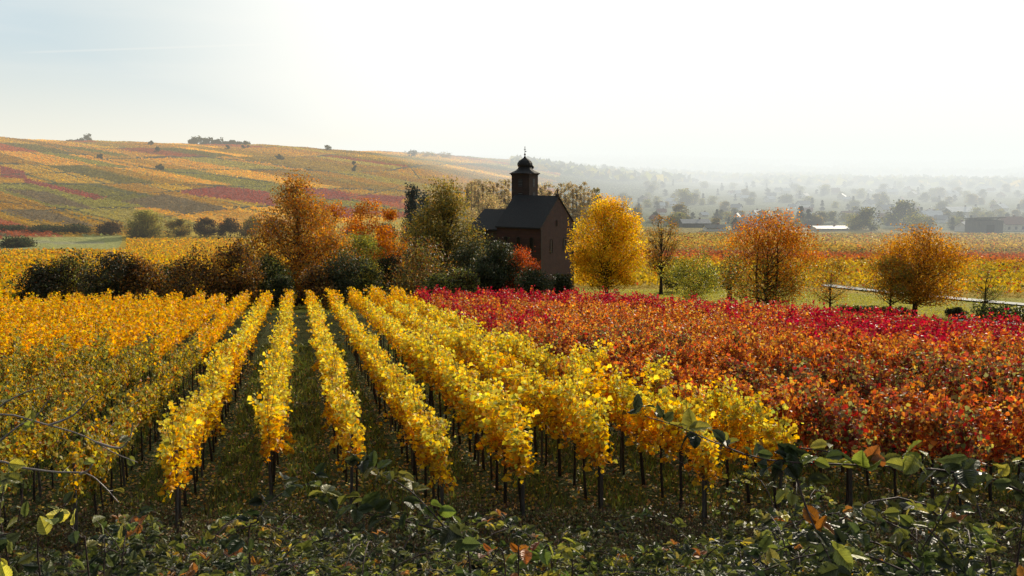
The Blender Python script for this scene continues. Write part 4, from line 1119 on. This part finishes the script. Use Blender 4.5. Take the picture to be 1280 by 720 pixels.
feature('dogwood_shrub', 'shrub with upright yellow green leaves in the lower left corner', 'shrub',
        [[root(20, 3.0), (10, 700, 3.0), (0, 640, 3.0), (10, 590, 3.0)], [root(-30, 2.8), (-10, 720, 2.8), (20, 660, 2.8), (30, 600, 2.8)], [root(60, 3.1), (50, 720, 3.1), (62, 660, 3.1), (90, 620, 3.1)],
         [root(90, 3.2), (110, 710, 3.2), (100, 670, 3.2), (60, 640, 3.2)], [root(-10, 3.4), (0, 700, 3.4), (-8, 660, 3.4), (4, 610, 3.4)], [root(120, 3.4), (130, 720, 3.4), (150, 690, 3.4), (120, 650, 3.4)]],
        BRY + BRA, .062, .05, .0042, up=.3, side=.02)
feature('arching_bramble', 'long bramble cane arching across the lower right with big round leaves', 'bramble',
        [[root(1340, 3.3), (1330, 680, 3.3), (1264, 611, 3.3), (1228, 597, 3.3), (1160, 586, 3.3), (1060, 581, 3.35), (960, 575, 3.4), (900, 556, 3.5), (850, 534, 3.6), (805, 520, 3.7)],
         [(1200, 590, 3.3), (1180, 640, 3.2), (1150, 690, 3.2)], [(1085, 584, 3.3), (1040, 566, 3.4), (1000, 560, 3.45)], [(990, 578, 3.4), (1010, 640, 3.2), (1045, 715, 3.0)]],
        BRA + BRY[:1] + [(.5, (.5, .22, .05))], .088, .075, .006, up=.9, side=.045, tri=True, t0=.05)
feature('leaning_bramble', 'bramble cane with pale curled leaves rising left of the bottom centre', 'bramble',
        [[root(600, 3.4), (588, 706, 3.4), (560, 665, 3.4), (530, 630, 3.45), (505, 608, 3.5), (470, 590, 3.6), (440, 585, 3.6)], [(560, 665, 3.4), (500, 650, 3.4), (450, 640, 3.4), (400, 622, 3.5)],
         [root(310, 3.3), (312, 700, 3.3), (322, 650, 3.3), (350, 618, 3.4), (400, 600, 3.5)]],
        BRA, .07, .06, .0045, up=1.4, side=.04, tri=True)
feature('russet_bramble', 'bramble sprig with orange russet leaves at the bottom centre', 'bramble',
        [[root(640, 3.0), (632, 718, 3.0), (612, 700, 3.0), (596, 692, 3.0)], [root(650, 3.0), (648, 712, 3.0), (650, 700, 3.0), (664, 694, 3.0)]],
        [(3, (.42, .16, .05)), (2, (.28, .10, .04)), (1, (.5, .28, .07))], .05, .06, .004, up=1.0, side=.03, t0=.4)
feature('green_sprig', 'low sprig of bright green bramble leaves right of the russet leaves', 'bramble',
        [[root(700, 3.1), (690, 712, 3.1), (672, 700, 3.1), (650, 706, 3.1)], [root(720, 3.1), (716, 712, 3.1), (700, 696, 3.1), (720, 690, 3.1)]],
        [(3, (.13, .17, .04)), (1, (.28, .28, .06))], .06, .06, .004, up=1.4, side=.03, tri=True, t0=.3)

# ------------------------------------------------------------------ haze slabs, their scattered sunlight put in as emission
def glowing_haze_mat(name, sigma, col, gain):
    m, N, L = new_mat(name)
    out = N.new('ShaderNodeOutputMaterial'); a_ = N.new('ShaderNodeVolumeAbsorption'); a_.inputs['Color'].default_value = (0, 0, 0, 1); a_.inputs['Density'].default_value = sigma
    e_ = N.new('ShaderNodeEmission'); e_.inputs['Color'].default_value = (*col, 1); e_.inputs['Strength'].default_value = sigma * gain  # emission stands in for sunlight scattered by the haze
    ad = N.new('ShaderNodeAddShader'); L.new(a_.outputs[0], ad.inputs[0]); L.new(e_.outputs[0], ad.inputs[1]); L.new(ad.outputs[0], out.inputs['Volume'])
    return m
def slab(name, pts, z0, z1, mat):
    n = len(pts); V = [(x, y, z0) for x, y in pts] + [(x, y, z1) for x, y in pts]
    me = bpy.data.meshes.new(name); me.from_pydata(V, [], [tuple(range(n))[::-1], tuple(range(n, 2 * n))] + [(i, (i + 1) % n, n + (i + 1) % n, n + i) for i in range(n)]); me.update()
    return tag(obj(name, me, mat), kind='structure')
slab('haze', [(-6200, 190), (6200, 190), (6200, 8500), (-6200, 8500)], -80, 75, glowing_haze_mat('haze', .00027, (1.0, .95, .80), 1.0))  # glows cream by itself, in place of scattered light
slab('glowing_valley_haze', [(120, 190), (2600, 150), (6000, 8400), (-2600, 8400)], -79, 42, glowing_haze_mat('glowing_valley_haze', .00112, (.93, .98, .97), 1.03))  # denser, whiter self-glowing haze for the brighter sun side

# ------------------------------------------------------------------ world, sun
SAZ, SEL = math.radians(26.5), math.radians(19)
SD = np.array((math.sin(SAZ) * math.cos(SEL), math.cos(SAZ) * math.cos(SEL), math.sin(SEL)))
w = bpy.data.worlds.new('World'); sc.world = w; w.use_nodes = True
N, L = w.node_tree.nodes, w.node_tree.links; N.clear()
out = N.new('ShaderNodeOutputWorld'); bg = N.new('ShaderNodeBackground'); sky = N.new('ShaderNodeTexSky')
sky.sky_type = 'NISHITA'; sky.sun_disc = False; sky.sun_elevation = SEL; sky.sun_rotation = SAZ; sky.air_density = 1.0; sky.dust_density = 2.5; sky.ozone_density = 1.0
bg.inputs['Strength'].default_value = .085
geo = N.new('ShaderNodeTexCoord')
def vm(op, a=None, b=None):
    n_ = N.new('ShaderNodeVectorMath'); n_.operation = op
    if a is not None: L.new(a, n_.inputs[0]) if not isinstance(a, tuple) else setattr(n_.inputs[0], 'default_value', a)
    if b is not None: L.new(b, n_.inputs[1]) if not isinstance(b, tuple) else setattr(n_.inputs[1], 'default_value', b)
    return n_
def mr_(src, a, b, c, d, smooth=True):
    n_ = N.new('ShaderNodeMapRange'); n_.interpolation_type = 'SMOOTHSTEP' if smooth else 'LINEAR'
    L.new(src, n_.inputs[0]); n_.inputs[1].default_value = a; n_.inputs[2].default_value = b; n_.inputs[3].default_value = c; n_.inputs[4].default_value = d; return n_.outputs[0]
def mth(op, a, b):
    n_ = N.new('ShaderNodeMath'); n_.operation = op
    for i, v in enumerate((a, b)):
        if isinstance(v, (int, float)): n_.inputs[i].default_value = v
        else: L.new(v, n_.inputs[i])
    return n_.outputs[0]
dirn = vm('NORMALIZE', geo.outputs['Generated']).outputs[0]
dot = vm('DOT_PRODUCT', dirn, tuple(SD)).outputs['Value']
sep = N.new('ShaderNodeSeparateXYZ'); L.new(dirn, sep.inputs[0])
glow = mr_(dot, .54, .83, 0, 1)
hor = mth('MULTIPLY', mr_(sep.outputs[2], 0.0, .15, .9, 0.0), mr_(dot, .1, .6, 0, 1))
fac = mth('MAXIMUM', glow, hor)
mix = N.new('ShaderNodeMix'); mix.data_type = 'RGBA'; L.new(fac, mix.inputs['Factor'])
hc = N.new('ShaderNodeMix'); hc.data_type = 'RGBA'; L.new(glow, hc.inputs['Factor'])
hc.inputs[6].default_value = (.88, .88, .78, 1); hc.inputs[7].default_value = (1.1, 1.1, 1.05, 1)
sc_ = vm('SCALE', hc.outputs[2]); sc_.inputs['Scale'].default_value = 1 / .085
# thin high cloud and two vapour trails
def trail(p1, p2, width, s):
    a, b_ = np.array(ray(*p1)), np.array(ray(*p2)); nn = np.cross(a, b_); nn /= np.linalg.norm(nn); mid = (a + b_); mid /= np.linalg.norm(mid)
    half = math.acos(float(a @ b_ / np.linalg.norm(a) / np.linalg.norm(b_))) / 2
    d_ = vm('DOT_PRODUCT', dirn, tuple(nn)).outputs['Value']; ab = mth('ABSOLUTE', d_, 0)
    al = vm('DOT_PRODUCT', dirn, tuple(mid)).outputs['Value']
    return mth('MULTIPLY', mr_(ab, 0, width, s, 0), mr_(al, math.cos(half), math.cos(half * .7), 0, 1))
t_all = mth('MAXIMUM', trail((20, 66), (370, 54), .0018, .3), trail((340, -4), (520, 14), .0045, .8))
noi = N.new('ShaderNodeTexNoise'); noi.inputs['Scale'].default_value = 3.5; noi.inputs['Detail'].default_value = 5
mp = N.new('ShaderNodeMapping'); mp.inputs['Scale'].default_value = (1, 1, 7); L.new(dirn, mp.inputs[0]); L.new(mp.outputs[0], noi.inputs['Vector'])
cl = mth('MULTIPLY', mr_(noi.outputs['Fac'], .42, .72, 0, .3), mr_(sep.outputs[2], -.02, .1, 0, 1))
t_all = mth('MAXIMUM', t_all, cl)
blend = N.new('ShaderNodeMix'); blend.data_type = 'RGBA'; L.new(mr_(dot, .2, .5, .3, .92), blend.inputs['Factor'])
L.new(sky.outputs[0], blend.inputs[6]); blend.inputs[7].default_value = (.60 / .085, .75 / .085, .83 / .085, 1)
skc = vm('MULTIPLY', blend.outputs[2], (1.0, 1.0, 1.0)); dim = vm('MULTIPLY', sky.outputs[0], (.55, .55, .6)); L.new(dim.outputs[0], blend.inputs[6])
mc = N.new('ShaderNodeMix'); mc.data_type = 'RGBA'; L.new(t_all, mc.inputs['Factor']); L.new(skc.outputs[0], mc.inputs[6]); mc.inputs[7].default_value = (.88 / .085, .9 / .085, .88 / .085, 1)
L.new(mc.outputs[2], mix.inputs[6]); L.new(sc_.outputs[0], mix.inputs[7])
L.new(mix.outputs[2], bg.inputs['Color']); L.new(bg.outputs[0], out.inputs[0])

from mathutils import Vector
sl = bpy.data.lights.new('sun', 'SUN'); sl.energy = 5.0; sl.angle = math.radians(.6); sl.color = (1, .88, .68)
so = bpy.data.objects.new('sun', sl); COL.objects.link(so); so.rotation_euler = Vector(tuple(-SD)).to_track_quat('-Z', 'Y').to_euler()

cam = bpy.data.cameras.new('camera'); cam.sensor_width = 36; cam.lens = F / 1280 * 36; cam.clip_end = 20000; cam.clip_start = .05
co = bpy.data.objects.new('camera', cam); COL.objects.link(co); co.rotation_euler = (PI / 2 - PITCH, 0, 0); sc.camera = co

sc.view_settings.view_transform = 'Standard'; sc.view_settings.look = 'None'; sc.view_settings.exposure = 0; sc.view_settings.gamma = 1
cy = sc.cycles
cy.max_bounces = 6; cy.diffuse_bounces = 3; cy.glossy_bounces = 2; cy.transmission_bounces = 4; cy.transparent_max_bounces = 6; cy.volume_bounces = 0
cy.use_adaptive_sampling = True; cy.adaptive_threshold = .03; cy.use_denoising = True
cy.caustics_reflective = False; cy.caustics_refractive = False
